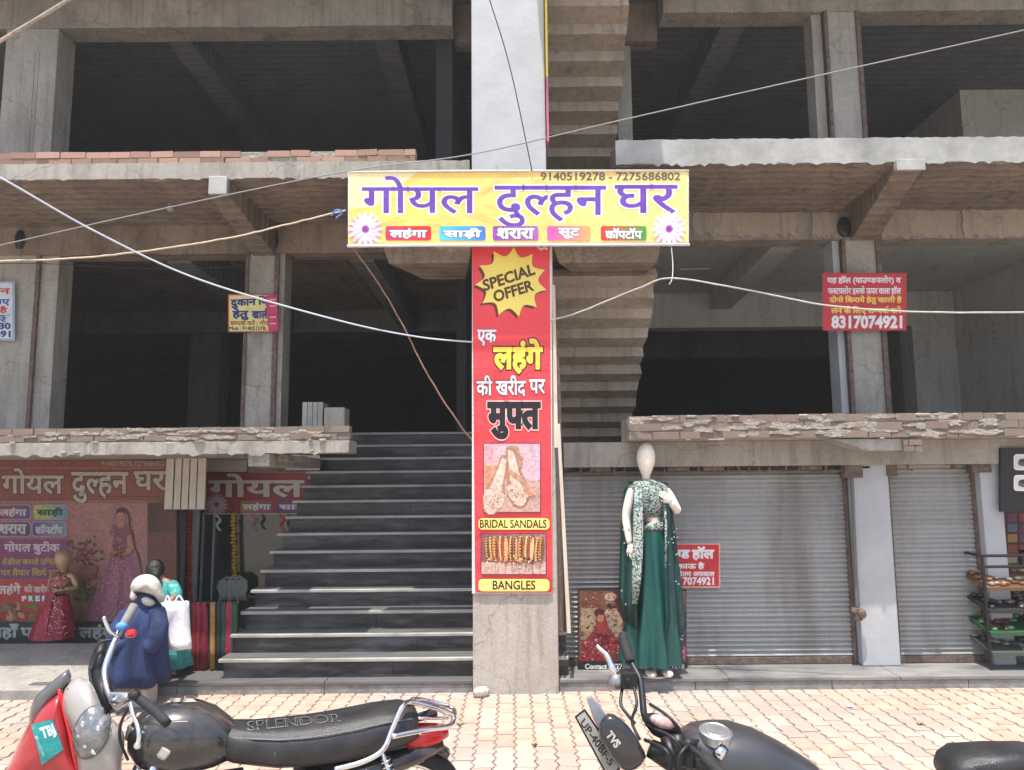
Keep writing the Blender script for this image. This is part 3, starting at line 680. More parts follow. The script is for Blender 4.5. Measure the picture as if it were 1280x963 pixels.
# plinth (granite clad) ---------------------------------------------------------
pl = MB().box(xp1+.002, 6.5, F-.0, 8.0, -.01, PZ0-.03).build('plinth', KERB, B)
pll = MB().box(-4.35, xp0-.002, F-.0, 8.0, -.01, PZ0-.03).build('plinth', KERB, B)
def slabs(parent, xa, xb, n, ya_, yb_, z0, z1, m):
    xx = [xa+(xb-xa)*i/n for i in range(n+1)]
    for i in range(n): MB().box(xx[i]+.003, xx[i+1]-.003, ya_, yb_, z0, z1).build('granite_slab', m, parent, bevel=.003)
slabs(pl, xp1+.004, 6.49, 4, F-.03, 7.99, PZ0-.028, PZ0, PLINTHM); slabs(pl, xp1+.004, 6.49, 5, F-.02, F-.002, 0, PZ0-.031, KERB)
slabs(pll, -4.34, xp0-.006, 3, F-.03, 7.99, PZ0-.028, PZ0, TREAD); slabs(pll, -4.34, xp0-.006, 3, F-.02, F-.002, 0, PZ0-.031, KERB)
# main stairs --------------------------------------------------------------------
ST = MB()
Y1, RUN, RIS = 7.2, .232, .172
xsl, xsr = PX(279,815,Y1), xp1+.1
xtl = PX(409,545,Y1+13*RUN)
def lx(k): return xsl + (xtl-xsl)*(k/13)
for k in range(14):
    ST.box(lx(k)+.03, xsr, Y1+k*RUN+.022, Y1+(k+1)*RUN+.02 if k < 13 else 10.45, PZ0 + .0, PZ0+(k+1)*RIS-.032)
stair = ST.build('staircase', CONC, B)
for k in range(14):
    z = PZ0+k*RIS; y = Y1+k*RUN
    cuts = [lx(k)+.01, -1.1+.25*math.sin(k*2.3), xsr]
    for a, b_ in zip(cuts[:-1], cuts[1:]):
        MB().box(a, b_-.003, y, y+.02, z+.001, z+RIS-.031).build('stair_riser', RISER, stair)
    jx = random.uniform(-.008,.008); MB().box(lx(k)-.03+jx, xsr, y+.006, y+RUN+.018, z+RIS-.029, z+RIS-.001).build('stair_tread', TREAD, stair)
    MB().box(lx(k)-.032+jx, xsr, y-.03, y+.005, z+RIS-.031, z+RIS+.0).build('stair_nosing', NOSE, stair, bevel=.006)
# left ground floor: shop fronts, ceiling over them
YA, YB = 8.75, 9.6
part('lintel_wall', PLASTER, (XL, xtl-.1, 9.62, 9.8, PZ(300,590,YB), z1bl-.004))
part('bracket_beam', PLASTER, (PX(309,575,F+.0), PX(336,575,F+.0), F+.02, 9.0, z1bl-.12, z1bl-.003), bevel=.006)
part('bracket_beam', CONC, (PX(336,575,F+.0)+.002, PX(352,565,F), F+.2, 8.0, z1bl-.07, z1bl-.003), bevel=.006)
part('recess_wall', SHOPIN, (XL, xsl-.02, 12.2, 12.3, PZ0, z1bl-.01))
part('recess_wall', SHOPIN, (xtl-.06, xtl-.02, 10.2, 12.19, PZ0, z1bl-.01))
# sloping ramp at the far left in front of the poster wall
RP = MB(); xa_ = PX(122,850,F)
RP.hexa([(-9,6.95,0),(xa_,6.95,0),(xa_,8.2,0),(-9,8.2,0)], [(-9,6.95,.10),(xa_,6.95,.10),(xa_-.12,8.2,.24),(-9,8.2,.24)])
tag(RP.build('ramp', RAMPM, bevel=.012), 'worn grey concrete ramp sloping up to the poster front at left', 'ramp')
# ================================================================== SIGNS AND BANNERS
WHT = (.8,.8,.8); H = hexc
def banner_board(name, label, cat, x0, y0, x1, y1, Y, t, back=HEM, group=None):
    c = P((x0+x1)/2, y1, Y); T_ = thing(name, label, cat, c, group)
    board(x0, y0, x1, y1, Y, t, 'panel', back, T_); return T_
def pill(p, x0, y0, x1, y1, c1, c2, t, tc=WHT, r=3, mx=3, b=.045):
    p.rrect(x0, y0, x1, y1, r, c1, c2); p.text(t, x0+mx, y0+3, x1-mx, y1-2.5, tc, b, outline=(.02,.02,.05), ow=.03)
def flower(p, cx, cy, r, petal, core):
    for ring_, (rr, n) in enumerate(((r, 16), (r*.72, 12))):
        for k in range(n):
            a = 2*math.pi*k/n + ring_*.2; c = petal if ring_ == 0 else tuple(min(.85, v*1.12) for v in petal)
            p.ell(cx + math.cos(a)*rr*.55, cy + math.sin(a)*rr*.55, rr*.48, rr*.13, c, 8, math.degrees(a))
    p.ell(cx, cy, r*.22, r*.22, core, 12); p.ell(cx, cy, r*.11, r*.11, (.25,.02,.2), 8)
# --- big yellow banner -------------------------------------------------------------
YB1 = 6.78
T1 = banner_board('shop_banner', 'large yellow shop banner with purple Hindi lettering across the central pillar', 'banner', 435, 215, 861, 306, YB1, .03)
p = Print(YB1, .002)
p.poly([(437,216.5),(859,214),(860,303),(436,304.5)], H('F9CB62'), H('FBD585'))
p.poly([(437,216.5),(520,216),(470,258),(437,262)], H('FBE7A8'))
PUR, PUL = H('6C3FA6'), H('8A5CC0')
def bigname(p, words, y0, y1, col, out, b, ow, **k):
    for t, x0, ya, x1, yb in words: p.text(t, x0, ya, x1, yb, col, b, outline=out, ow=ow, **k)
bigname(p, (('गोयल',453,221,597,267),('दुल्हन',619,233,757,284),('घर',769,232,846,267)), 0,0, PUR, (.82,.80,.86), .010, .03)
p.text('9140519278 - 7275686802', 676, 216, 850, 225.5, (.10,.10,.08), .018)
for x0, x1, c1, c2, t in ((482,539,'C43A62','D8262E','लहंगा'),(549,607,'59C8E8','3D6FC4','साड़ी'),(616,673,'8E3FA8','B266B8','शरारा'),(684,738,'D44FB0','F6A55E','सूट'),(751,808,'D02828','3A9A3A','क्रॉपटॉप')):
    pill(p, x0, 283, x1, 301, H(c1), H(c2), t, mx=6 if t != 'सूट' else 14)
for x in (457, 836): flower(p, x, 287, 22, H('EBD3F2'), H('A34CB8'))
p.build('printed_lettering', T1, FLEX)
mb = MB(); mb.tube([P(434,308,YB1-.012), P(520,307,YB1-.02), P(700,306.5,YB1-.014), P(862,306,YB1-.03)], .014, 8); mb.build('rolled_hem', HEM, T1, smooth=True)
mb = MB(); mb.tube([P(436,215.5,YB1-.004), P(560,214,YB1-.01), P(861,213.5,YB1-.004)], .009, 6); mb.build('rolled_hem', HEM, T1, smooth=True)
MB().tube([P(437,224,YB1+.05), P(859,222,YB1+.05)], .018, 8).build('support_pipe', RUST, T1)
# --- tall red banner on the pillar -----------------------------------------------------
YV = PIL-.02
T2 = banner_board('offer_banner', 'tall red banner with a yellow special offer starburst hanging on the pillar', 'banner', 590, 309, 690, 742, YV, .018)
p = Print(YV, .002); RED = H('E8434A')
p.poly([(590,309),(687,309),(690.5,741),(594,741)], RED)
def star(cx, cy, rx, ry, n, a0, inn):
    pts = []
    tips = [(cx + rx*math.cos(a0+2*math.pi*k/n), cy + ry*math.sin(a0+2*math.pi*k/n)) for k in range(n)]
    for k in range(n):
        a, b_ = tips[k], tips[(k+1) % n]
        for j in range(6):
            t = j/6; w_ = 4*t*(1-t)*inn; mx_, my_ = a[0]+(b_[0]-a[0])*t, a[1]+(b_[1]-a[1])*t
            pts.append((mx_+(cx-mx_)*w_, my_+(cy-my_)*w_))
    return pts
def fan(p, pts, cx, cy, col):
    p.o += p.step; o = len(p.v); p.v += [p.pt(*q) for q in pts] + [p.pt(cx, cy)]; n = len(pts)
    for i in range(n): p.f.append((o+i, o+(i+1)%n, o+n)); p.c.append([col]*3)
fan(p, star(636,356,45,44,11,-1.5,.22), 636, 356, H('6A2A18')); fan(p, star(639,353,45,44,11,-1.5,.22), 639, 353, H('F8E06A'))
BR = H('5A2E0C')
p.text('SPECIAL', 0,0,0,0, BR, .035, quad=[(603,351),(666,330),(669,343),(606,364)])
p.text('OFFER', 0,0,0,0, BR, .035, quad=[(616,365),(664,350),(667,363),(619,378)])
p.text('एक', 597, 413, 620, 432, WHT, .03, outline=(.06,.01,.02), ow=.025)
p.text('लहंगे', 618, 425, 677, 466, H('F6D84E'), .045, outline=H('4A1010'), ow=.04)
p.text('की', 596, 470, 615, 494, WHT, .025, outline=(.06,.01,.02), ow=.03); p.text('खरीद', 620, 470, 657, 495, WHT, .025, outline=(.06,.01,.02), ow=.03); p.text('पर', 662, 475, 681, 492, WHT, .025, outline=(.06,.01,.02), ow=.03)
p.text('मुफ्त', 611, 505, 674, 547, (.008,.006,.01), .055, outline=H('E8B8B0'), ow=.035)
for y0, y1, t in ((647,663,'BRIDAL SANDALS'),(723,740,'BANGLES')):
    p.rrect(597, y0, 688 if y0 < 700 else 689, y1, 5, H('B8242A')); p.rrect(598, y0+.8, 687, y1-.8, 5, H('F7E07C'))
    if y0 < 700: p.text(t, 600, 650, 683, 660, (.02,.015,.01), .02)
    else: p.text(t, 616, 726, 669, 737, (.02,.015,.01), .02)
p.build('printed_lettering', T2, FLEX)
# sandal photograph
p = Print(YV, .012)
p.rect(604,554,676,641, H('6A2A50')); p.rect(605,555,675,640, H('DDA9AE'), H('E3B9C4'))
p.poly([(605,615),(640,606),(675,600),(675,640),(605,640)], H('CFA79A')); p.ell(640,570,24,14, H('E6BFC4'))
for x in (606, 617): p.rect(x, 581, x+9, 612, H('D9946E')); p.ell(x+4.5, 581, 4.5, 1.6, H('EDBE98'), 10)
def shoe(p, cx, cy, a):
    ca, sa = math.cos(R(a)), math.sin(R(a))
    q = lambda x, y: (cx + x*ca - y*sa, cy + x*sa + y*ca)
    p.poly([q(*v) for v in [(-5,-46),(4,-47),(8,-30),(9,-12),(14,2),(15,16),(7,29),(0,31),(-8,26),(-13,12),(-11,-6),(-7,-22)]], H('B98A6A'))
    p.poly([q(*v) for v in [(-3,-42),(3,-42),(5,-28),(6,-12),(8,-2),(-7,-2),(-5,-20)]], H('EBCDBA'))
    p.poly([q(*v) for v in [(-12,2),(0,-4),(14,2),(14,16),(6,28),(0,30),(-7,25),(-12,12)]], H('E2C3B0'))
    for i in range(26):
        u, v = random.uniform(-9,11), random.uniform(4,24); p.ell(*q(u,v), .9, .7, random.choice([H('A06A50'),H('F6E6D6'),H('8E5A48')]), 6)
p_ = p; shoe(p, 619, 614, 16); shoe(p, 645, 604, -10)
p.poly([(634,585),(652,596),(664,612),(667,620),(660,620),(650,602),(636,592)], H('C89A78')); p.poly([(632,560),(646,557),(654,575),(648,590),(650,572),(642,562)], H('C49078'))
for k in range(7): p.ell(662+random.uniform(-4,7), 616+random.uniform(-4,6), 3, 1.8, H(random.choice(['D98A70','C86A50','E6B090'])), 8, random.uniform(0,180))
p.build('sandal_photograph', T2, PHOTO)
p = Print(YV, .012)
p.rect(601,667,683,718.5, H('6A2A50')); p.rect(602,668,682,717.5, H('8C5A5A'), H('B88A84')); p.poly([(602,703),(682,703),(682,717.5),(602,717.5)], H('D8B4A4'))
for k in range(9): p.rect(606+k*8.5, 704, 606.4+k*8.5, 717, H('8C5A50'))
for x, w_, h, c1, c2 in ((609,3.2,15,'B87838','7A4422'),(614,2.4,16,'D8A860','8A5028'),(619.5,4,17,'C88C48','8A3A24'),(626,2.6,16.5,'E0B878','9A5A30'),(632,4.2,18,'B4502E','E0B070'),(639,3,17,'D09A58','7A4028'),(645,2.2,16.5,'A85038','D8B080'),(651,4.2,18,'C88C48','8A3A24'),(658,2.6,17,'E0B878','A06030'),(664,4.2,17.5,'A85030','E8C080'),(671,2.6,16,'D8A860','8A5028'),(676,3.2,15,'B87838','7A4422')):
    tilt = (x-642)*.22
    p.ell(x, 686, w_+.5, h+.5, H('4A2A20'), 22, tilt); p.ell(x, 686, w_, h, H(c1), 22, tilt); p.ell(x+.9, 686, w_*.55, h*.84, H(c2), 20, tilt)
    for j in range(9):
        t = -1+j*.25; p.ell(x-w_*.25+(-t*h)*math.sin(R(-tilt))*0+t*h*-.0, 686+t*h*.86, .9, .7, H('F4DCA8'), 6)
for k in range(40): p.ell(606+random.random()*72, 700+random.gauss(0,3.4), 1.3, 1.3, H(random.choice(['E8C070','A8622A','3A2A4A','C84A3A','F0D8A0'])), 6)
p.build('bangle_photograph', T2, PHOTO)
MB().tube([P(672,309,YV-.03), P(676,312,YV-.04), P(681,309.5,YV-.04), P(684,312,YV-.03)], .012, 6).build('tie_knot', HEM, T2)
# --- yellow "shop to let" board on the left column -------------------------------------------
Y3 = C-.06
T3 = banner_board('letting_board', 'small yellow to-let board with navy and red Hindi text on the left upper column', 'sign board', 285, 368, 338, 415, Y3, .012)
p = Print(Y3, .001); p.rect(285,368,339,415, H('C8443A')); p.rect(286.5,369.5,338,414, H('DCD58A')); NV = H('1B2470')
p.text('दुकान कि', 289, 371, 333, 386, NV, .05, quad=[(289,372),(338,370),(338,383),(289,386)]); p.text('हेतु', 291, 386, 310, 400, NV, .05); p.text('खाली', 315, 386, 337, 398, NV, .05)
p.text('सम्पर्क करें : गोय', 288, 400, 336, 407, H('A03A20'), .03); p.text('Mob : 914051278,', 287, 408.5, 333, 413.5, H('2A2A20'), .03)
p.build('printed_lettering', T3)
T3b = thing('pasted_strip', 'torn magenta paper strip pasted over the right end of the yellow to-let board', 'poster', P(341,415,Y3))
MB().prism([P(x,y,Y3-.018) for x, y in ((331,370),(346,369),(347,392),(348,414),(336,416),(334,395))], (0,.004,0)).build('paper', mat('magenta_paper', (.55,.06,.14), .8, col2=(.45,.04,.12)), T3b)
p = Print(Y3-.018, .002)
for y in (374, 382, 396, 404): p.rect(337,y,345,y+1.5, H('E8B8C0'))
p.build('printed_lettering', T3b)
# --- sign cut by the left edge -----------------------------------------------------------------
Y4 = C-.05
T4 = banner_board('notice_board', 'white notice board with blue border and partly visible text at far left column', 'sign board', -60, 352, 18, 426, Y4, .012)
p = Print(Y4, .001); p.rrect(-60,352,18.5,426,3, H('8FA3BC')); p.rrect(-58,354,15.5,423.5,3, H('C9CDD2')); p.rect(-60,394,13,394.8,H('30508A'))
p.text('दुकान', -30, 361, 12, 370, H('B83A34'), .04); p.text('के लिए', -30, 372, 12, 382, H('2A4A9A'), .04); p.text('है', 0, 383, 9, 392, H('B83A34'), .04); p.text('करें', -14, 395, 8, 403, H('2A4A9A'), .03)
p.text('9452090030', -60, 404, 13, 411.5, H('1C3070'), .04); p.text('9415003691', -60, 414, 13, 421.5, H('1C3070'), .04); p.build('printed_lettering', T4)
# --- red letting board upper right ----------------------------------------------------------------
Y5 = C-.07
T5 = banner_board('letting_board', 'red to-let board with white and yellow text on the right upper column', 'sign board', 1029, 342, 1132, 413, Y5, .012)
def quadtext(p, t, x0, x1, y0, y1, col, b): p.text(t, x0, y0, x1, y1, col, b)
p = Print(Y5, .001); p.rect(1028,341.5,1133,413.5, H('B83438')); p.rect(1029.5,343,1131,412, H('C4323A')); YE = H('EFD060')
p.text('यह हॉल (ग्राउण्डफ्लोर) व', 1034, 345, 1126, 356, WHT, .03); p.text('फस्टफ्लोर इसके ऊपर वाला हॉल', 1035, 358, 1126, 369, WHT, .03)
p.text('दोनो किराये हेतु खाली है', 1037, 370, 1127, 380.5, YE, .035); p.text('लेने के लिए सम्पर्क करें', 1039, 383, 1126, 393.5, YE, .035)
p.text('8317074921', 1040, 395.5, 1127, 410, WHT, .045); p.build('printed_lettering', T5)
# --- red board on the wide shutter ----------------------------------------------------------------
Y6 = YS-.04
T6 = banner_board('letting_board', 'red board with white text fixed on the wide steel shutter behind the green mannequin', 'sign board', 812, 680, 900, 735, Y6, .01)
p = Print(Y6, .001); p.rect(811,679.5,900.5,735, H('D8A09A')); p.rect(812.5,681,898.5,733, H('C4262C'))
p.text('ग्राउण्ड हॉल', 818, 684, 892, 700, WHT, .05); p.text('बिकाऊ है', 835, 703, 880, 712, WHT, .04); p.text('सम्पर्क गौतम अग्रवाल', 820, 713, 893, 720.5, WHT, .03); p.text('8317074921', 836, 722, 892, 731, WHT, .035); p.build('printed_lettering', T6)
# --- couple poster leaning at the shutter foot --------------------------------------------------------
Y7 = YS-.12
T7 = banner_board('wedding_poster', 'framed poster of a seated bride and standing groom leaning on the wide shutter', 'poster', 722, 737, 858, 837, Y7, .02, back=BLACKM)
p = Print(Y7, .002); p.rect(722,737,858,837, H('3A2A26')); p.rect(724,739,856,827, H('6E4A40'), H('8A6A56'))
p.rect(724,739,752,762, H('7A4A34')); p.rect(726,760,748,800, H('A08868')); p.ell(735,775,10,14,H('B09A7C')); p.rect(766,739,780,775, H('4A2E26'))
p.poly([(752,772),(758,762),(770,760),(778,775),(780,827),(756,827)], H('B8A890')); p.ell(763,752,6,7.5, H('9A6A4C')); p.ell(763,746,7.5,5, H('C0A890')); p.ell(763,757,4.5,3,H('3A2218'))
p.poly([(724,827),(727,806),(740,790),(752,780),(764,788),(776,802),(792,827)], H('8E2A34')); p.poly([(742,792),(745,772),(752,768),(759,776),(762,794)], H('94303A')); p.ell(749,770,5,6.5, H('A87050')); p.ell(749,766,6.5,5.5,H('5A1A20'))
for k in range(90): p.ell(728+random.random()*58, 792+random.random()*34, .9, .9, H(random.choice(['D8907A','C05050','E8C090','6A1A22'])), 5)
for k in range(160):
    x, y = random.uniform(724,790), random.uniform(740,826); p.ell(x, y, random.uniform(.8,3), random.uniform(.6,1.8), H(random.choice(['6A4234','8A6A50','A88A6A','4A2A22','7A2430'])) if y < 790 and x < 745 else H(random.choice(['8A2A38','A04450','6E1E2A','C07A6A'])), 6, random.uniform(0,180))
p.poly([(743,790),(745,774),(751,768),(758,774),(762,793)], H('8A2834')); p.ell(750,772,4.2,5.4, H('B07A58')); p.poly([(745,772),(747,765),(752,764),(756,769),(757,776),(754,768),(748,768)], H('571820')); p.ell(748.6,772,.7,.4,(.02,.01,.01),6); p.ell(752,772,.7,.4,(.02,.01,.01),6); p.ell(750.4,775,1,.4,H('6A1A1A'),6)
for y in (766,774,782,790,798,806): p.rect(763,y,775,y+.6,H('8A765C'))
p.ell(761,752,.6,.4,(.02,.01,.01),6); p.ell(765,752,.6,.4,(.02,.01,.01),6)
p.rect(824,739,856,827, H('7A4A40')); p.rrect(826,808,856,823,2, H('C8467A')); p.text('ऑफर',829,810,853,821,WHT,.05); p.rrect(828,790,856,804,2, H('4A3A6A'))
p.rect(722,827,858,837, (.01,.01,.012)); p.text('Contact - 7275686802 , 9140519278', 731, 829, 854, 836, WHT, .03); p.build('printed_picture', T7, PHOTO)
# --- big poster wall of the left shop ---------------------------------------------------------------------
T8 = banner_board('shop_poster_wall', 'large brown-pink printed shop front of bride and Hindi text at far left', 'sign board', -130, 572, 224, 805, YA, .04, back=SHOPIN)
p = Print(YA, .002); p.rect(-130,576,208,626, H('7A4238'), H('8A4A3A')); p.rect(-130,626,208,806, H('8A5C52'), H('9A6A5E'))
p.rect(-130,585,205,585.7,H('A08070'))
bigname(p, (('गोयल',3,586,79,617),('दुल्हन',90,591,160,628),('घर',168,590,207,613)), 0,0, H('B9AFA6'), (.02,.015,.015), .022, .028)
for t, a, b1, c_, d_ in (('गोयल',1.5,584,77.5,615.5),): pass
p.text('9140519278,7275686802', 127, 576.5, 206, 584, H('A89888'), .01, clipx=206)
p.rect(6,624,82,624.7,(.02,.02,.02)); p.rect(120,620.5,200,621.2,(.02,.02,.02))
for x0, y0, x1, y1, c1, c2, t, tc in ((-4,632,38,649,'8A3A3A','3A4A8A','लहंगा',None),(43,632,84,649,'A8B83A','4A8AA8','साड़ी',(.02,.05,.02)),(-4,653,38,670,'6A3A6A','3A3468','शरारा',None),(41,653,83,670,'4A3A7A','6A8AA0','क्रॉपटॉप',None)):
    p.rrect(x0-1,y0-1,x1+1,y1+1,4,H('A0889A')); p.rrect(x0,y0,x1,y1,4,H(c1),H(c2)); p.text(t, x0+4, y0+3, x1-5, y1-3, tc or H('BDB4B8'), .045)
p.rect(-130,674,86,724, H('742C60'), H('7E3A66')); p.text('गोयल बुटीक', 6, 677, 75, 693, H('C0B4BA'), .03)
p.text('लेडीज कपडे उचित रेट', 3, 697, 84, 706, H('A8A040'), .02); p.text('पर तैयार किये जाते', 2, 710, 80, 720, H('A8A040'), .02)
p.rect(-130,725,86,776, H('B03A2E')); p.text('लहंगे', -2, 729, 26, 744, H('CFC4BE'), .04); p.text('की खरीद', 31, 731, 62, 741, H('CFC4BE'), .03)
for k, (c_, ch_) in enumerate((('B03A2E','F'),('3A9A6A','R'),('2A6AB8','E'),('8A3AA8','E'))): p.rect(27+k*8.5, 744.5, 34.5+k*8.5, 752, H(c_)); p.text(ch_, 28.5+k*8.5, 745.5, 33+k*8.5, 751, WHT, .06)
for k in range(26): p.ell(random.uniform(-10,44), random.uniform(757,775), random.uniform(2,7), random.uniform(1.5,4), H(random.choice(['9A5A50','6A7A40','B88A70','7A3A34'])), 8, random.uniform(0,90))
p.rect(-130,777,208,806, H('2A3A2E'), H('46382E')); p.text('यहाँ पर सभी लहंगे', -10, 780, 142, 799, H('B9BEB4'), .04)
# painted bride picture
p.rect(88,629,186,776, H('966660'), H('A8776E'))
p.poly([(88,640),(130,655),(186,640),(186,629),(88,629)], H('9E7166'))
p.poly([(88,735),(186,728),(186,776),(88,776)], H('7A5A46'))
for k in range(120):
    x, y = random.gauss(106,9), random.gauss(692,9); p.ell(x, y, random.uniform(1,3.2), random.uniform(.8,2.2), H(random.choice(['8A2E36','A84450','6A2A2E','5A4A34','B8606A','44502E'])), 6, random.uniform(0,180))
for k in range(110): p.ell(random.gauss(108,11), random.gauss(738,8), random.uniform(1,3), random.uniform(.8,2), H(random.choice(['4E4A2C','6A6438','3E3A22','8A7A4A'])), 6, random.uniform(0,180))
p.rect(90,707,124,716,H('8A5648')); p.rect(92,716,122,724,H('7A4A3E'))
SK = H('A8705A'); GO = [H('8C5464'), H('9C6674'), H('7C4858'), H('B08490')]
p.poly([(141,662),(144,644),(150,636),(158,637),(163,646),(164,668),(176,700),(186,776),(168,776)], H('93606E'))
p.poly([(112,776),(120,745),(134,712),(142,694),(164,694),(174,715),(184,776)], GO[0]); p.poly([(140,664),(146,655),(160,655),(168,668),(170,690),(164,696),(142,696),(136,684)], GO[2])
p.poly([(128,776),(140,725),(148,700),(152,720),(146,776)], GO[1]); p.poly([(158,776),(158,720),(162,704),(170,730),(174,776)], GO[1])
p.ell(153,646,5,7.5,SK); p.poly([(147,645),(148,637),(153,634.5),(158,637),(159.5,645),(156,640.5),(150,640.5)], H('33201E')); p.poly([(151,652),(156,652),(158,659),(148,659)], SK)
for x in (151,155): p.ell(x,645.5,1.1,.5,(.03,.01,.01),6)
p.ell(153,650,1.4,.5,H('7A2A2A'),6); p.ell(152,642,.5,1.2,H('D8B070'),6)
p.poly([(138,668),(134,686),(140,694),(150,692),(150,689),(143,687),(144,670)], SK); p.poly([(166,668),(170,684),(162,694),(150,693),(152,689),(162,685),(161,670)], SK)
for k in range(170):
    y = random.uniform(665,775); hw = 8 + max(0, y-694)*.36; p.ell(151+random.uniform(-hw,hw), y, .7, .7, random.choice([H('C8A0A4'),H('6A3444'),H('D0B0A0')]), 5)
for k in range(30): p.ell(random.gauss(150,5), random.gauss(690,4), 1.3, 1, H(random.choice(['6A2A34','8A3A44','A8604A'])), 6)
p.rect(188,629,224,806, H('3A221E'), H('5A342C')); p.rect(188,665,224,740, H('6A3A30')); p.build('printed_picture', T8, PHOTO)
# --- second (red) shop banner behind the stairs ------------------------------------------------------------
T9 = banner_board('shop_banner', 'smaller red shop banner with white Hindi name partly hidden behind the stairs', 'banner', 257, 590, 420, 643, YB, .03, back=HEM)
p = Print(YB, .002); p.rect(258,590.5,420,642, H('8E2C2E'), H('9A3034'))
for k in range(9): p.poly([(262,640),(258+k*2,600+k*5),(262+k*3,597+k*5),(300,642)], H('A4403E') if k % 2 else H('86282C'))
bigname(p, (('गोयल',262,593,379,621),('दुल्हन',386,596,470,628)),0,0, H('CFC6C0'), (.03,.01,.01), .03, .02, clipx=419)
flower(p, 271, 631, 14, H('B89AA8'), H('6A3A7A'))
pill(p, 301, 626, 341, 641, H('A87A3A'), H('9A4A6A'), 'लहंगा'); pill(p, 347, 626, 390, 641, H('5A3A8A'), H('9A3A9A'), 'साड़ी'); p.build('printed_lettering', T9, FLEX)
# --- ribbed cream plastic panels -----------------------------------------------------------------------------
def ribbed(x0, y0, x1, y1, Y, n, label):
    T_ = thing('ribbed_panel', label, 'panel', P((x0+x1)/2, y1, Y))
    for k in range(n):
        a = P(x0+(x1-x0)*k/n, y0, Y); b_ = P(x0+(x1-x0)*(k+1)/n-.35, y1, Y)
        MB().box(a.x+.001, b_.x-.002, Y, Y+.02, b_.z, a.z).build('plank', CREAM, T_, bevel=.004)
    board(x0, y0-.5, x1, y1+1, Y+.026, .02, 'backing_frame', BLACKM, T_)
ribbed(208, 569, 256, 637, YA-.15, 5, 'tall cream ribbed panel hanging beside the brown poster wall')
ribbed(257, 569, 309, 590, YB-.08, 5, 'short cream ribbed fascia panel above the smaller red banner'); ribbed(357, 569, 400, 588, YB-.08, 4, 'narrow cream ribbed fascia panel beside the top of the stairs')
# --- menu board at the right edge ---------------------------------------------------------------------------------
T10 = banner_board('menu_board', 'black shop board with white food icons cut off by the right edge', 'sign board', 1251, 560, 1345, 640, YS-.2, .03, back=BLACKM)
p = Print(YS-.2, .002)
for y in (568, 594):
    p.rrect(1267, y, 1292, y+20, 4, WHT); p.rrect(1268.5, y+1.5, 1290.5, y+18.5, 3, H('D8D8D4')); p.ell(1280, y+11, 8, 4.5, H('6A5A50'), 14); p.ell(1280, y+8, 7, 2.5, H('303436'), 12)
p.build('printed_icons', T10)
# ================================================================== LEFT SHOP FRONT BITS
T = thing('shop_door_frame', 'white aluminium door frame with glass beside the poster wall', 'door frame', P(228,785,YB-.3))
for xa, xb in ((224.5,232),(240.5,248)): a = P(xa,640,YB-.3); b_ = P(xb,790,YB-.3); MB().box(a.x, P(xb,640,YB-.3).x, YB-.3, YB-.24, PZ0, a.z+.05).build('frame_bar', FRAMEA, T, bevel=.006)
T = thing('shop_window', 'dark glass shop window with hanging tops under the smaller red banner', 'shop window', P(310,785,YB))
a = P(250,643,YB); b_ = P(400,643,YB); MB().box(a.x, b_.x, YB+.03, YB+.045, PZ0, a.z+.25).build('glass', GLASSM, T)
for px in (251, 265): MB().box(PX(px,700,YB), PX(px+2,700,YB), YB-.01, YB+.029, PZ0, a.z+.02).build('frame_bar', FRAMEA, T)
def garland(px, y0, y1, Y, m, label, r=.03):
    mb = MB(); q0, q1 = P(px, y0, Y), P(px+1, y1, Y); n = int((q0.z-q1.z)/(r*1.15))
    for k in range(n): q = q0.lerp(q1, k/n); mb.ell((q.x+random.gauss(0,.004), q.y+random.gauss(0,.004), q.z), r, r, r*.62, 8, 5, Matrix.Rotation(random.uniform(-.4,.4), 3, 'Y'))
    tag(mb.build('flower_garland', m), label, 'garland')
garland(236, 636, 760, YB-.36, GARR, 'red marigold garland hanging on the white door frame', .034)
garland(292, 643, 746, YB-.1, GARY, 'yellow marigold garland hanging in the glass shop window', .036)
def cloth_sheet(pts_l, pts_r, n=16, amp=.02, k=6, seed=0):
    """vertical sheet between two edge polylines, pleated"""
    rows = len(pts_l); L = []
    for i in range(rows):
        row = []
        for j in range(n):
            t = j/(n-1); q = pts_l[i].lerp(pts_r[i], t); w_ = amp*(.4+.6*i/max(1, rows-1))
            row.append(q + Vector((0, -w_*math.sin(k*2*math.pi*t+seed) , 0)))
        L.append(row)
    return L
def cloth(name, m, parent, L, solid=.006, lab=None):
    return MB().loft(L, False, False).build(name, m, parent, smooth=True, solid=solid)
# hanging white top in the window
T = thing('lace_blouse', 'short white lace top on a hanger in the glass shop window', 'blouse', P(289,750,YB-.2)); Yq = YB-.18
rows = [(721,282,297),(727,272,307),(735,270,308),(742,273,305),(751,272,307)]
cloth('top_body', mat('white_lace', (.42,.44,.38), .8, scale=40, col2=(.24,.25,.21), bump=.6), T, cloth_sheet([P(a,y,Yq) for y,a,b_ in rows], [P(b_,y,Yq) for y,a,b_ in rows], amp=.03, k=3), .03)
MB().tube(smoothpath([P(288,712,Yq), P(291,714,Yq), P(289,718,Yq), P(278,724,Yq), P(300,724,Yq)]), .006, 6).build('hanger', BLACKM, T)
for px, c_ in ((272,'cream'),(318,'peach'),(352,'red')):
    tag(MB().tube(smoothpath([P(px-3,643,YB-.12), P(px+3,650,YB-.12), P(px-1,657,YB-.12), P(px+4,664,YB-.12)]), [.012]*6+[.02]*6+[.014]*6+[.006], 6).build('hanging_tassel', {'cream':HEM,'peach':SKIN,'red':GARR}[c_]), {'cream':'cream tassel hanging left of the yellow garland','peach':'brown tassel hanging right of the yellow garland','red':'red tassel hanging under the red banner beside the stairs'}[c_], 'tassel')
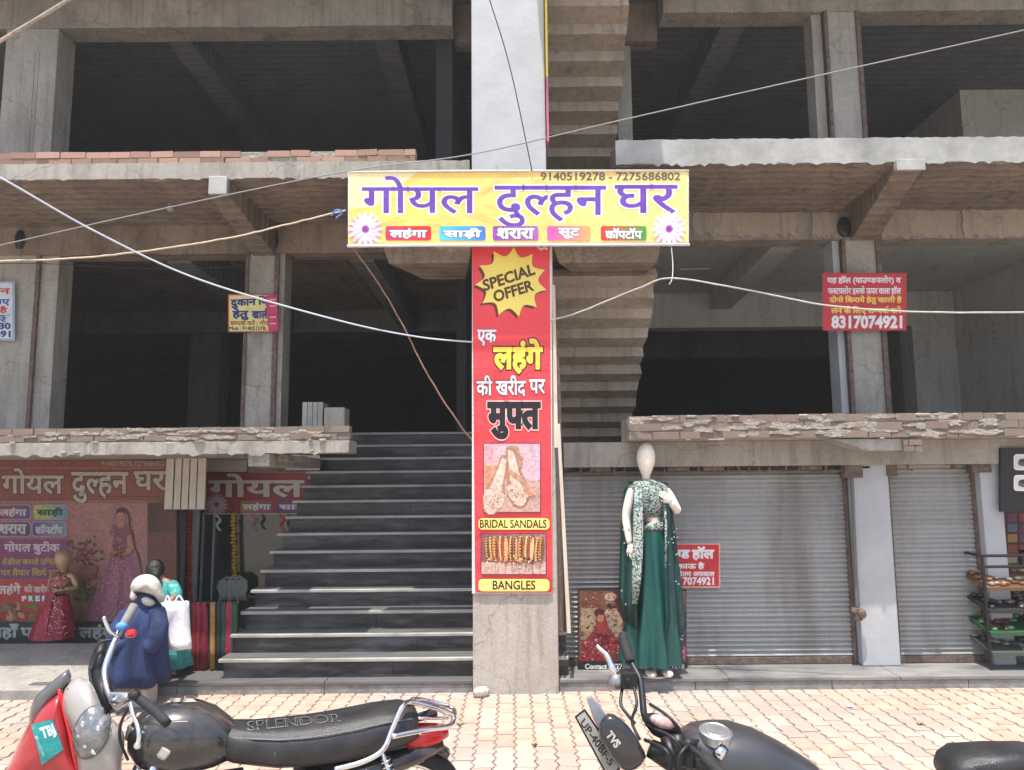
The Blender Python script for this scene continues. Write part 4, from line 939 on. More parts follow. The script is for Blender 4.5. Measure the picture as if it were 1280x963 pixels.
# garment rack -------------------------------------------------------------
YR = 7.52
T = thing('garment_rack', 'low garment rack hung with folded dupattas beside the stair foot', 'garment rack', P(272,838,YR)); zr = PZ(272,754,YR)
xr_a, xr_b = PX(232,780,YR), PX(297,780,YR)
MB().tube([(xr_a,YR,zr),(xr_b,YR,zr)], .012, 8).build('rail', FRAMEA, T)
for x in (xr_a+.01, xr_b-.01): MB().tube([(x,YR,PZ0),(x,YR,zr)], .012, 8).build('upright', BLACKM, T)
cols = [((.02,.02,.02),235,241),((.30,.015,.025),241.5,250),((.25,.01,.03),250.5,259),((.42,.22,.06),262,270),((.015,.03,.025),271,278),((.02,.06,.045),278,284),((.36,.015,.06),284.5,290),((.03,.07,.03),290,295)]
for i, (c_, a, b_) in enumerate(cols):
    L = cloth_sheet([P(a,y,YR-.02) for y in (753,780,810,836)], [P(b_,y,YR-.02) for y in (753,780,810,836)], 9, .025, 1.5, i)
    dn = ['black','dark red with beads','deep maroon','tan gold','very dark green','bottle green','magenta red','olive green'][i]
    o = cloth('dupatta', mat('dupatta_%d' % i, c_, .7, var=.5, scale=14, bump=.3), None, L, .02)
    tag(o, '%s dupatta hanging on the low garment rack' % dn, 'dupatta', 'dupattas on the low rack')
mb = MB()
for k in range(16): mb.ell((xr_a+.03+k*.03, YR-.01, zr-.005), .012, .04, .03, 8, 5)
mb.build('hanger_clips', BLACKM, T, stuff=True)
# white tile offcuts on the first floor edge
T = thing('white_crate', 'small white ribbed crate standing on the slab edge left of the stairs', 'crate', P(391,531,8.2))
z0_ = z1tl-.02; a = P(378,503,8.0); b_ = P(404,503,8.0)
for k in range(4): MB().box(a.x+k*(b_.x-a.x)/4+.002, a.x+(k+1)*(b_.x-a.x)/4-.004, 8.0, 8.02, z0_, a.z).build('slat', WHITECOL, T)
MB().box(a.x, b_.x-.004, 8.022, 8.25, z0_, a.z).build('crate_body', WHITECOL, T, bevel=.006)
a = P(405,507,7.95); b_ = P(431,507,7.95); tag(MB().box(a.x, b_.x, 7.95, 8.2, z0_, a.z-.02).build('concrete_block', PLASTER, bevel=.015), 'grey concrete block lying beside the white crate at the stair top', 'block')
# ================================================================== MANNEQUINS
def skin_body(name, nodes, edges, m, parent, sub=2):
    """nodes: {key:(Vector, radius)}; first key is the root"""
    keys = list(nodes); base = BASE.get(parent.name, Vector()) if parent else Vector()
    me = bpy.data.meshes.new(name); me.from_pydata([nodes[k][0]-base for k in keys], [(keys.index(a), keys.index(b_)) for a, b_ in edges], [])
    me.materials.append(m); o = bpy.data.objects.new(name, me); COL.objects.link(o)
    if parent: o.parent = parent; BASE[o.name] = base
    md = o.modifiers.new('skin', 'SKIN'); md.use_smooth_shade = True
    for i, k in enumerate(keys):
        r = nodes[k][1]; r = r if isinstance(r, tuple) else (r, r); me.skin_vertices[0].data[i].radius = r; me.skin_vertices[0].data[i].use_root = (i == 0)
    s_ = o.modifiers.new('sub', 'SUBSURF'); s_.levels = s_.render_levels = sub; return o
def head(parent, c, h, m, hairm=None, face=True, turn=0, name='head'):
    """h = head height, c = centre; faces -Y turned by 'turn' degrees"""
    Q = Matrix.Translation(c) @ Matrix.Rotation(R(turn), 4, 'Z'); mb = MB(); mb.T = Q; r = h/2; rings = []
    prof = [(-1,.10,.28),(-.92,.30,.22),(-.78,.44,.14),(-.55,.54,.06),(-.3,.62,.02),(0,.68,.04),(.3,.72,.06),(.55,.70,.08),(.78,.56,.08),(.93,.32,.06),(1,.06,.05)]
    for z, w_, off in prof: rings.append(ring((0, (-off*.3 if z < 0 else off*.4)*r, z*r), w_*r, w_*r*1.16, 20))
    mb.loft(rings)
    if face:
        mb.loft([ring((0,-.66*r,.12*r),.05*r,.06*r,8), ring((0,-.78*r,-.14*r),.10*r,.10*r,8), ring((0,-.70*r,-.26*r),.11*r,.05*r,8)])
        for s_ in (-1, 1):
            mb.ell((s_*.68*r, .04*r, -.02*r), .06*r, .12*r, .18*r, 8, 6)
            mb.ell((s_*.26*r, -.60*r, .06*r), .13*r, .06*r, .055*r, 10, 6); mb.ell((s_*.27*r, -.62*r, .2*r), .17*r, .06*r, .035*r, 10, 5)
        mb.ell((0,-.60*r,-.47*r), .2*r, .07*r, .05*r, 10, 5); mb.ell((0,-.60*r,-.56*r), .16*r, .07*r, .05*r, 10, 5)
    o = mb.build(name, m, parent, smooth=True)
    if face:
        for s_ in (-1, 1):
            e = MB(); e.T = Q; e.ell((s_*.27*r, -.645*r, .075*r), .085*r, .04*r, .05*r, 8, 5); e.build('eye', BLACKM, o, smooth=True)
        e = MB(); e.T = Q; e.ell((0,-.65*r,-.5*r), .2*r, .05*r, .05*r, 8, 5); e.build('lips', mat('lip_skin', (.22,.07,.06), .5), o, smooth=True)
    return o
def inflate(out, Y, prof, ctr=None, fn=None):
    cx = ctr[0] if ctr else sum(p[0] for p in out)/len(out); cy = ctr[1] if ctr else sum(p[1] for p in out)/len(out)
    sm = smoothpath([(x, y, 0) for x, y in out+out[:1]], 3)[:-1]
    m = MB(); m.loft([[P(cx+(p.x-cx)*s_, cy+(p.y-cy)*s_, Y+d) for p in sm] for s_, d in prof]); return m
def hand(parent, wrist, direction, palm_n, L, m, curl=.35, name='hand', side=1):
    d = Vector(direction).normalized(); n = Vector(palm_n); n = (n - d*n.dot(d)).normalized(); s_ = d.cross(n)*side; w_ = Vector(wrist); mb = MB()
    mb.loft([[w_ + d*t*L + (s_*math.cos(a)*wx + n*math.sin(a)*wy)*L for a in [2*math.pi*k/10 for k in range(10)]] for t, wx, wy in ((0,.14,.10),(.15,.18,.10),(.35,.22,.09),(.5,.22,.08),(.54,.15,.05))])
    for k in range(4):
        o = w_ + d*L*.48 + s_*L*(-.165+.11*k); ln = L*(.38,.46,.43,.33)[k]; sp = s_*(-.07+.05*k)
        pts = [o, o+(d+sp+n*curl*.3)*ln*.45, o+(d+sp+n*curl*.6)*ln*.45+(d+n*curl*1.5).normalized()*ln*.3, o+(d+sp+n*curl*.6)*ln*.45+(d+n*curl*1.5).normalized()*ln*.3+(d+n*curl*3).normalized()*ln*.25]
        mb.tube(pts, [L*.052, L*.05, L*.045, L*.03], 7)
    o = w_ + d*L*.18 - s_*L*.15; mb.tube([o, o+(d*.7-s_*.55+n*.2)*L*.2, o+(d*.95-s_*.5+n*.35)*L*.36], [L*.065, L*.055, L*.035], 7)
    return mb.build(name, m, parent, smooth=True)
YM = 7.2
def M(px, py, dy=0): return P(px, py, YM+dy)
G = thing('mannequin', 'headless-faced cream mannequin in bottle green outfit standing before the wide shutter', 'mannequin', (M(812,840).x, YM, PZ0))
G['label'] = 'tall cream mannequin with a blank face in a bottle green outfit'
hc = M(807.5,574); mb = MB(); rings = []
for py, w_, dpt, oy in ((553,1,.012,0),(554.5,4.5,.045,0),(558,8.5,.075,0),(564,11.4,.098,-.004),(571,12.3,.105,-.006),(578,11.8,.1,-.008),(584,10,.085,-.012),(590,7.6,.065,-.014),(594.5,5.6,.048,-.01),(598,5.2,.045,0),(603,6.2,.05,.006)):
    c = M(807.5,py,oy); rings.append(ring(c, w_*.0070, dpt*.94, 22))
mb.loft(rings); mb.build('head', SKINM, G, smooth=True)
W = .0077
nodes = {'chest':(M(812,625),(.13,.09)),'neck':(M(808,602),(.055,.05)),'sl':(M(790,609),(.06,.055)),'el':(M(782,648,-.03),(.045,.045)),'wl':(M(787,681,-.1),(.028,.028)),
         'sr':(M(831,609),(.06,.055)),'er':(M(848,641,-.04),(.042,.042)),'wr':(M(838,628,-.17),(.028,.028)),'waist':(M(817,655),(.115,.085)),'hip':(M(817,678),(.115,.09))}
skin_body('torso_and_arms', nodes, [('chest','neck'),('chest','sl'),('sl','el'),('el','wl'),('chest','sr'),('sr','er'),('er','wr'),('chest','waist'),('waist','hip')], SKINM, G)
hand(G, M(787,681,-.1), M(794,700,-.14)-M(787,681,-.1), (.3,1,0), .17, SKINM); hand(G, M(838,628,-.17), M(829,618,-.2)-M(838,628,-.17), (0,1,-.3), .15, SKINM, .3, side=-1)
def lofted(name, rows, m, parent, n=28, wave=0, wn=9, **k):
    """rows: (centre px, py, half width px, half depth m)"""
    mb = MB(); mb.loft([ring(M(cx,py), hw*W, dp, n, 0, wave*(i/len(rows)), wn) for i, (cx,py,hw,dp) in enumerate(rows)], caps=False); return mb.build(name, m, parent, smooth=True, **k)
lofted('blouse', [(808,600,8,.06),(809,604,18,.09),(811,609,24,.105),(812,618,22,.13),(813,628,21,.135),(814,638,19,.115),(815,646,17,.105)], EMB, G, solid=-.006)
lofted('waistband', [(817,652,13.5,.10),(817,658,14.5,.11),(817,663,15.5,.115)], EMB, G, solid=-.005)
lofted('palazzo_trousers', [(817,663,15.5,.115),(817,675,18,.135),(817,700,21,.155),(817,730,24.5,.18),(816,760,28,.21),(815,790,31,.235),(814,812,33,.25),(813,827,34,.26)], GREENC, G, n=84, wave=.2, wn=9)
# open jacket panels: outer net sheets with embroidered inner border and sleeves
def sheet(name, m, lft, rgt, n=14, amp=.03, k=2.5, dy=-.0, solid=.004, seed=0):
    L = cloth_sheet([M(x,y,d) for x,y,d in lft], [M(x,y,d) for x,y,d in rgt], n, amp, k, seed); return MB().loft(L, False, False).build(name, m, G, smooth=True, solid=solid)
sheet('jacket_panel', GREENN, [(786,602,.08),(780,612,.09),(777,640,.09),(775,680,.06),(774,720,.03),(773,745,0),(779,776,-.02)], [(800,601,-.05),(801,612,-.13),(800,640,-.17),(800,680,-.2),(798,720,-.23),(796,755,-.25),(797,790,-.24)], amp=.022)
sheet('jacket_panel', GREENN, [(818,602,-.04),(829,612,-.12),(832,640,-.16),(831,680,-.2),(831,720,-.24),(832,770,-.25),(830,815,-.22)], [(834,604,.06),(839,618,.05),(842,650,.02),(847,690,0),(852,735,-.02),(858,782,-.04),(846,802,-.06)], amp=.03, k=2.2, seed=1)
sheet('embroidered_border', EMB, [(792,602,-.08),(793,612,-.16),(792,640,-.2),(791,680,-.225),(790,720,-.255),(790,755,-.27)], [(801,601,-.08),(802,612,-.17),(804,640,-.21),(804,680,-.235),(802,720,-.265),(797,755,-.28)], n=5, amp=.003, solid=.006)
sheet('embroidered_border', EMB, [(822,606,-.09),(829,625,-.16),(831,660,-.2),(831,710,-.25)], [(825,606,-.09),(832,625,-.165),(834,660,-.205),(833,710,-.252)], n=4, amp=.002, solid=.005)
for a, b_ in (((790,607),(782,650)),):
    pass
mb = MB()
for k in range(46):
    rt = random.random() < .62; y = random.uniform(660,800)
    x = random.uniform(835,852+(y-740)*.06) if rt else random.uniform(777,789)
    if not rt and y > 765: continue
    mb.ell(M(x, y, -.10 if not rt else -.17+ (x-832)*.006), .009, .006, .008, 6, 4)
mb.build('sequins', SEQ, G, stuff=True)
mb = MB(); mb.tube([M(818,822), M(818,838,.0)], .016, 10); q = M(818,840); mb.loft([ring((q.x,YM,PZ0),.17,.15,24), ring((q.x,YM,PZ0+.012),.17,.15,24)])
mb.build('stand', HEM, G, smooth=False)
mb = MB(); mb.ell((q.x-.05,YM-.1,PZ0+.04), .05, .11, .035, 12, 8); mb.ell((q.x+.1,YM-.1,PZ0+.04), .05, .11, .035, 12, 8); mb.build('foot', SKINM, G, smooth=True)
# small red mannequin in the left shop -------------------------------------------
YN = 8.45
def N(px, py, dy=0): return P(px, py, YN+dy)
K = thing('mannequin', 'small tan mannequin in a red bridal dress in front of the poster wall', 'mannequin', (N(70,797).x, YN, .2))
W2 = .0089
mb = MB(); mb.loft([ring(N(79,py), w_*W2, w_*W2*1.1, 18) for py, w_ in ((686,1),(687,5),(690,8),(696,9.6),(702,9.3),(707,7.5),(711,5),(715,3.6),(719,4.4))]); mb.build('head', GOLDM, K, smooth=True)
nd = {'chest':(N(77,730),(.10,.07)),'neck':(N(79,716),(.04,.035)),'sl':(N(66,718),(.04,.04)),'el':(N(62,738),(.03,.03)),'wl':(N(72,738,-.14),(.022,.022)),'sr':(N(90,718),(.042,.04)),'er':(N(96,735),(.032,.03)),'wr':(N(80,737,-.12),(.022,.022)),'waist':(N(75,745),(.085,.07))}
skin_body('torso_and_arms', nd, [('chest','neck'),('chest','sl'),('sl','el'),('el','wl'),('chest','sr'),('sr','er'),('er','wr'),('chest','waist')], GOLDM, K)
hand(K, N(80,737,-.12), (-1,-.2,-.1), (0,.3,-1), .12, GOLDM)
mb = MB(); mb.loft([ring(N(cx,py), hw*W2, dp, 24) for cx,py,hw,dp in ((77,716,9,.07),(77,722,12,.09),(76,730,12.5,.1),(75,738,11,.09))], False); mb.build('blouse', mat('maroon_gold_blouse', (.25,.03,.04), .5, .2, scale=50, col2=(.5,.35,.2), bump=.6, lo=.48, hi=.6), K, smooth=True, solid=-.005)
mb = MB(); mb.loft([ring(N(cx,py), hw*W2, dp, 40, 0, .05*(i/5), 9) for i, (cx,py,hw,dp) in enumerate(((74,744,10,.08),(73,752,13,.11),(70,765,18,.15),(67,780,22,.18),(66,797,25,.2)))], False); mb.build('skirt', REDC, K, smooth=True)
L = cloth_sheet([N(68,716,.02), N(60,735,.0), N(52,760,-.02), N(45,796,-.03)], [N(74,715,-.06), N(70,735,-.12), N(62,760,-.16), N(57,797,-.2)], 12, .03, 2); cloth('dupatta_drape', REDC, K, L)
mb = MB()
for k in range(60): y = random.uniform(746,793); mb.ell(N(70+random.uniform(-1,1)*(y-736)*.3, y, -.2), .006, .005, .006, 5, 4)
mb.build('sequins', SEQ, K, stuff=True)
# ================================================================== PEOPLE
YQ = 6.72
def Q_(px, py, dy=0): return P(px, py, YQ+dy)
A = thing('person', 'person in navy blue clothes and white head wrap crouching by the plinth, back turned', 'person', (Q_(165,850).x, YQ, 0))
nd = {'pelvis':(Q_(166,826,.05),(.19,.17)),'spine':(Q_(172,795,.02),(.17,.15)),'chest':(Q_(180,768,-.02),(.17,.13)),'neck':(Q_(184,750,-.04),(.06,.06)),'headb':(Q_(184,740,-.05),(.075,.08)),
      'shl':(Q_(160,770),(.075,.075)),'ell':(Q_(144,796,.1),(.06,.06)),'wrl':(Q_(150,815,.40),(.035,.035)),'shr':(Q_(198,766),(.07,.07)),'elr':(Q_(200,792,.14),(.055,.055)),'wrr':(Q_(188,808,.4),(.035,.035)),
      'kl':(Q_(150,818,.36),(.09,.09)),'al':(Q_(150,840,.3),(.05,.05)),'tl':(Q_(150,842,.42),(.045,.03)),'kr':(Q_(184,818,.36),(.09,.09)),'ar':(Q_(184,840,.3),(.05,.05)),'tr':(Q_(184,842,.42),(.045,.03))}
skin_body('body', nd, [('pelvis','spine'),('spine','chest'),('chest','neck'),('neck','headb'),('chest','shl'),('shl','ell'),('ell','wrl'),('chest','shr'),('shr','elr'),('elr','wrr'),('pelvis','kl'),('kl','al'),('al','tl'),('pelvis','kr'),('kr','ar'),('ar','tr')], BLUEC, A)
hand(A, Q_(150,815,.40), (.2,.6,-.5), (0,.3,-1), .17, SKIN); hand(A, Q_(188,808,.40), (-.2,.6,-.5), (0,.3,-1), .17, SKIN, side=-1)
head(A, Q_(185,740,.02), .19, SKIN, turn=200)
W3 = .0073
pf = ((.05,-.16),(.35,-.152),(.62,-.125),(.85,-.075),(.97,-.02),(1,.04),(.93,.09),(.6,.13),(.1,.14))
dome = [(164,741),(163,733),(167,725),(175,719.5),(185,718),(194,721),(200,728),(203,738),(206,748),(205,753),(199,752),(195,747),(187,744),(178,741),(170,740)]
inflate(dome, YQ-.03, pf, (184,731)).build('head_scarf', CAPM, A, smooth=True)
inflate([(164,739),(170,742),(172,748),(166,751),(162,747)], YQ-.03, ((.2,-.06),(.8,-.05),(1,0),(.8,.06),(.2,.08))).build('scarf_fold', CAPM, A, smooth=True)
inflate([(176,748),(181,745.5),(188,748),(194,753),(191,758),(183,758),(177,754)], YQ-.08, ((.1,-.07),(.7,-.055),(1,0),(.8,.06),(.2,.08))).build('chin_scarf', CAPM, A, smooth=True)
inflate([(169,741),(180,743),(190,748),(194,754),(186,756),(174,751)], YQ-.04, ((.2,-.05),(.8,-.045),(1,.0),(.8,.04))).build('dark_mask', BLACKM, A, smooth=True)
m_ = MB(); m_.tube(smoothpath([Q_(162,768,-.08), Q_(150,786,-.13), Q_(146,802,-.16), Q_(152,814,-.2)]), [.08]*6+[.088]*6+[.075]*6+[.06], 16); m_.tube(smoothpath([Q_(196,764,-.08), Q_(199,782,-.14), Q_(194,800,-.18), Q_(184,812,-.2)]), [.07]*6+[.075]*6+[.065]*6+[.05], 16); m_.build('sleeve', BLUEC, A, smooth=True)
mb = MB(); mb.loft([ring(Q_(cx,py,d), hw*W3, dp, 60, 0, .045*(1+i*.35), 8) for i, (cx,py,hw,dp,d) in enumerate(((184,755,11,.09,0),(182,762,21,.14,0),(178,776,27,.17,0),(174,796,31,.20,0),(168,818,36,.24,0),(166,836,38,.26,0),(165,853,39,.27,0)))], False)
mb.build('loose_robe', BLUEC, A, smooth=True, solid=.008)
MB().box(A.location.x-.12, A.location.x+.14, YQ-.02, YQ+.2, 0, .16).build('low_stool', WOOD, None, bevel=.02)
tag(bpy.data.objects['low_stool'], 'low wooden stool under the seated person in navy blue', 'stool')
YK = 7.35
def K_(px, py, dy=0): return P(px, py, YK+dy)
A2 = thing('person', 'child in a pale teal dress standing behind the seated person and holding a white bag', 'person', (K_(205,838).x, YK, PZ0))
nd = {'pelvis':(K_(208,782),(.11,.09)),'spine':(K_(207,762),(.10,.08)),'chest':(K_(205,740),(.11,.08)),'neck':(K_(202,724),(.04,.04)),'hd':(K_(195,718),(.05,.05)),
      'shl':(K_(193,734),(.05,.05)),'ell':(K_(188,755,.04),(.035,.035)),'wrl':(K_(192,770,-.02),(.025,.025)),'shr':(K_(216,733),(.05,.05)),'elr':(K_(219,746,-.15),(.036,.036)),'wrr':(K_(213,751,-.4),(.026,.026)),
      'kl':(K_(203,810),(.06,.06)),'al':(K_(203,838),(.04,.04)),'tl':(K_(203,841,-.12),(.035,.025)),'kr':(K_(216,810),(.06,.06)),'ar':(K_(216,838),(.04,.04)),'tr':(K_(217,841,-.12),(.035,.025))}
skin_body('body', nd, [('pelvis','spine'),('spine','chest'),('chest','neck'),('neck','hd'),('chest','shl'),('shl','ell'),('ell','wrl'),('chest','shr'),('shr','elr'),('elr','wrr'),('pelvis','kl'),('kl','al'),('al','tl'),('pelvis','kr'),('kr','ar'),('ar','tr')], SKIN, A2)
hand(A2, K_(213,751,-.4), (-.3,-.4,-.8), (-.3,-1,0), .13, SKIN, .9); hand(A2, K_(192,770,-.02), (0,-.2,-1), (1,0,0), .13, SKIN)
head(A2, K_(194,715), .19, SKIN, turn=150)
mb = MB(); mb.ell(K_(194,712,-.015), .082, .095, .098, 18, 12); mb.tube(smoothpath([K_(194,712,-.1), K_(195,722,-.12), K_(196,734,-.12)]), [.05]*6+[.035]*6+[.02], 10); mb.build('hair', mat('black_hair', (.012,.01,.01), .5, bump=.5, bscale=90), A2, smooth=True)
mb = MB(); mb.loft([ring(K_(cx,py), hw*.0079, dp, 36, 0, .05*(i/4), 8) for i, (cx,py,hw,dp) in enumerate(((203,726,7,.05),(204,733,15,.1),(206,748,13,.11),(208,762,13,.11),(210,785,17,.15),(213,810,21,.19),(214,832,24,.21)))], False); mb.build('dress', TEALC, A2, smooth=True, solid=.006)
mb = MB()
for s_ in (0,): mb.tube([K_(215,732,0), K_(220,742,-.1), K_(220,748,-.2)], [.06,.058,.05], 12)
mb.build('sleeve', TEALC, A2, smooth=True)
# carrier bag
YG = YK-.42
def g_(px, py, dy=0): return P(px, py, YG+dy)
T = thing('carrier_bag', 'white plastic carrier bag held by the child behind the seated person', 'bag', g_(220,814))
rows = [(203,236,752),(201,236,765),(201,237,785),(200,239,803),(201,240,812)]
mb = MB(); mb.loft([[g_((a+b_)/2 + math.cos(t)*(b_-a)/2 + 1.2*math.sin(5*t+i), y + 1.5*math.sin(3*t), math.sin(t)*(.05+.02*i)) for t in [2*math.pi*k/26 for k in range(26)]] for i, (a, b_, y) in enumerate(rows)], True); mb.build('bag_body', BAGM, T, smooth=True)
for a, b_ in ((206,213),(218,230)): MB().tube(smoothpath([g_(a,754), g_((a+b_)/2,745,-.0), g_(b_,754)]), .008, 6).build('handle', BAGM, T)
# ================================================================== CABLES
def cable(pts, r, m, label, cat='cable', sway=0):
    mb = MB(); q = smoothpath([P(x,y,Y) for x,y,Y in pts], 8)
    if sway: q = [v + Vector((0,0,random.gauss(0,sway))) for v in q]
    return tag(mb.tube(q, r, 6).build('cable', m, smooth=True), label, cat)
cable([(-90,112,4.2),(0,52,4.2),(45,25,4.2),(92,-4,4.2),(180,-60,4.2)], .011, WIREO if False else mat('thick_pale_cable', (.45,.37,.30), .7, var=.5, scale=25), 'thick pale cable crossing the top left corner')
cable([(-120,160,5.2),(0,222,5.4),(120,290,5.8),(250,350,6.2),(420,400,6.6),(520,421,6.9),(592,428,6.98)], .008, WIREBL, 'pale blue cable sagging from the left edge to the red banner')
cable([(-60,332,5.6),(0,327,5.8),(80,324,6),(150,318,6.1),(225,308,6.3),(300,295,6.4),(370,278,6.6),(432,263,6.75)], .008, WIREY, 'beige rope running from the left edge to the yellow banner', 'rope', .002)
cable([(-80,325,5.6),(0,307,5.8),(200,262,6.1),(430,215,6.4),(590,193,6.5),(770,152,6.3),(1000,100,6.0),(1280,38,5.6),(1400,10,5.4)], .0055, mat('grey_thin_wire', (.20,.20,.20), .5), 'thin wire rising across the whole facade to the upper right')
cable([(604,-30,6.6),(612,0,6.62),(628,50,6.66),(640,95,6.7),(652,150,6.72),(665,214,6.76)], .0055, WIREB, 'thin black wire hanging down the white pillar')
cable([(440,309,6.8),(470,350,6.9),(500,400,6.95),(530,460,7.0),(560,510,7.05),(592,554,7.1)], .008, WIREO, 'brown cord running down from the yellow banner to the stairs', 'cord', .003)
cable([(687,401,6.95),(720,392,6.9),(760,376,6.8),(800,360,6.7),(840,348,6.6),(930,362,6.5),(1020,380,6.4),(1100,388,6.3),(1200,391,6.2),(1340,390,6.0)], .008, WIREW, 'pale cable running from the pillar past the red letting board to the right edge', sway=.001)
cable([(839,308,6.76),(841,330,6.7),(840,349,6.6),(836,356,6.58)], .005, WIREW, 'short pale wire dropping from the yellow banner corner')
cable([(-60,330,8.3),(60,330,8.3),(180,336,8.32),(300,334,8.32)], .004, WIREB, 'thin black wire pinned along the left beam')
mb = MB(); mb.tube(smoothpath([P(414,270,6.7), P(420,263,6.68), P(428,265,6.69), P(420,273,6.69)]), .008, 6); tag(mb.build('tape_tie', BLUET), 'blue tape tie on the beige rope by the yellow banner', 'tie')
# wooden battens by the pillar
for (a, b_, la) in (((690,356),(693,560),'short pale wooden batten leaning on the right side of the pillar'),((696,530),(709,792),'long pale wooden batten hanging below the short one beside the pillar')):
    q0, q1 = P(*a, PIL-.03), P(*b_, PIL-.03 if b_[1] < 600 else PIL+.0); mb = MB(); mb.hexa([q1+Vector((x,y,0)) for x,y in ((0,0),(.035,0),(.035,.03),(0,.03))], [q0+Vector((x,y,0)) for x,y in ((0,0),(.03,0),(.03,.03),(0,.03))])
    tag(mb.build('wooden_batten', WOOD, bevel=.003), la, 'batten')
q0, q1 = P(692,400,PIL+.02), P(700,700,PIL+.02); tag(MB().tube(smoothpath([q0, P(698,470,PIL), P(700,560,PIL), P(699,640,PIL+.02), P(702,792,PIL+.03)]), .016, 7).build('conduit_pipe', RUST), 'dark bent conduit behind the wooden battens', 'pipe')
# bulb hanging from the soffit
T = thing('ceiling_bulb', 'white bulb holder hanging from the left cantilever soffit', 'lamp', P(213,250,7.7)); zc = z2bl
q = P(213,258,7.7); MB().tube([(q.x,q.y,z2bl),(q.x,q.y,q.z+.06)], .006, 6).build('cord', WIREB, T)
mb = MB(); mb.loft([ring((q.x,q.y,q.z+dz), r, r, 14) for dz, r in ((.07,.02),(.05,.035),(.045,.018),(.02,.02),(0,.036),(-.03,.036),(-.05,.03),(-.056,.005))]); mb.build('bulb', WHITECOL, T, smooth=True)
# rubble
for px, py, s_, la in ((602,872,.07,'broken pale brick lump at the foot of the pillar'),):
    mb = MB(); q = P(px,py,6.98); pts = []; mb.ell((q.x, 6.93, .05), .085, .06, .055, 7, 5, Matrix.Rotation(.4,3,'Z')); tag(mb.build('rubble_lump', RUBBLE, bevel=.006), la, 'rubble')
mb = MB()
for k in range(60):
    x = random.uniform(-4.2,4.5); mb.ell((x, F-.05-abs(random.gauss(0,.05)), .012), random.uniform(.008,.03), .014, random.uniform(.006,.014), 6, 4)
o = mb.build('scattered_grit', RUBBLE); o['kind'] = 'stuff'; o['label'] = 'grit and crumbs lying along the foot of the plinth'; o['category'] = 'grit'
for px, py, rz, c_, la in ((575,905,.4,(.30,.24,.12),'small dry brown leaf lying on the paving near the chrome rack'),(668,930,1.3,(.34,.26,.14),'dry leaf lying on the paving below the pillar'),(1062,884,2.2,(.62,.60,.55),'crumpled paper scrap lying on the paving before the wide shutter'),(1150,905,.9,(.30,.22,.12),'dry leaf lying on the paving right of the second motorcycle')):
    d_ = ray(px, py); q = CAMV + d_*(-(CAM_H-.02)/d_.z); mb = MB(); mb.loft([[q + Matrix.Rotation(rz,3,'Z') @ Vector((-.035+.07*i/5, w_*s_*(1-abs(i-2.5)/3), .006*math.sin(i*1.9)+.008*abs(s_))) for s_ in (-1,-.3,.4,1)] for i, w_ in enumerate((.02,.024,.028,.026,.022,.018))], False, False)
    tag(mb.build('paper_scrap' if 'paper' in la else 'dry_leaf', mat('litter_%d' % px, c_, .9), solid=.002), la, 'litter')
# ================================================================== DISPLAY RACK, right edge
YD = 7.25
T = thing('display_rack', 'black metal rack with tilted trays of small goods at the right edge', 'rack', P(1260,828,YD))
xa, xb = PX(1233,760,YD), PX(1315,760,YD); zt_ = PZ(1235,695,YD)
for x in (xa, xb):
    MB().tube([(x,YD,PZ0),(x,YD,zt_)], .014, 8).build('post', BLACKM, T)
    MB().tube([(x+.03,YD+.42,PZ0),(x+.03,YD+.42,zt_)], .014, 8).build('post', BLACKM, T)
    MB().tube([(x,YD,zt_),(x+.03,YD+.42,zt_)], .014, 8).build('top_rail', BLACKM, T)
for z in (zt_, zt_-.1): MB().tube([(xa,YD,z),(xb,YD,z)], .014, 8).build('top_rail', BLACKM, T)
names = ['orange','dark','green','silver']
tc_ = [(.12,.06,.03),(.02,.02,.02),(.02,.07,.03),(.06,.07,.06)]
for i, py in enumerate((734,762,790,815)):
    z = PZ(1240,py,YD); MB().hexa([(xa,YD-.04,z-.03),(xb,YD-.04,z-.03),(xb,YD-.04,z),(xa,YD-.04,z)], [(xa,YD+.42,z+.09),(xb,YD+.42,z+.09),(xb,YD+.42,z+.12),(xa,YD+.42,z+.12)]).build('tray', mat('tray_%d' % i, tc_[i], .5), T)
    mb = MB(); mb2 = MB()
    for k in range(30):
        u, v = random.uniform(.03,xb-xa-.05), random.uniform(0,.38); (mb if k % 2 else mb2).ell((xa+u, YD+v, z+.02+v*.3), random.uniform(.02,.045), random.uniform(.02,.05), .02, 7, 5, Matrix.Rotation(random.random()*3, 3, 'Z'))
    for m_, c_ in ((mb, [(.25,.11,.05),(.05,.04,.04),(.18,.06,.05),(.2,.21,.2)][i]), (mb2, [(.3,.26,.2),(.25,.2,.2),(.1,.3,.12),(.08,.08,.08)][i])):
        o = m_.build('small_goods', mat('goods_%d_%s' % (i, 'a' if m_ is mb else 'b'), c_, .35, .3)); o['kind'] = 'stuff'; o['label'] = 'small %s trinkets heaped on a tray of the black rack' % names[i]; o['category'] = 'goods'
# packets on the wall of the right shop
T = thing('packet_wall', 'wall of coloured packets inside the shop at the right edge', 'shelf', P(1262,690,8.6))
board(1243, 635, 1400, 830, 8.6, .05, 'panel', SHOPIN, T); p = Print(8.6, .003)
for r_ in range(7):
    for c_ in range(9): p.rect(1244+c_*15, 642+r_*13, 1256+c_*15, 652+r_*13, H(random.choice(['8A5A3A','A87A4A','6A3A5A','9A8A6A','5A6A7A','8A3A2A'])))
p.build('printed_packets', T)
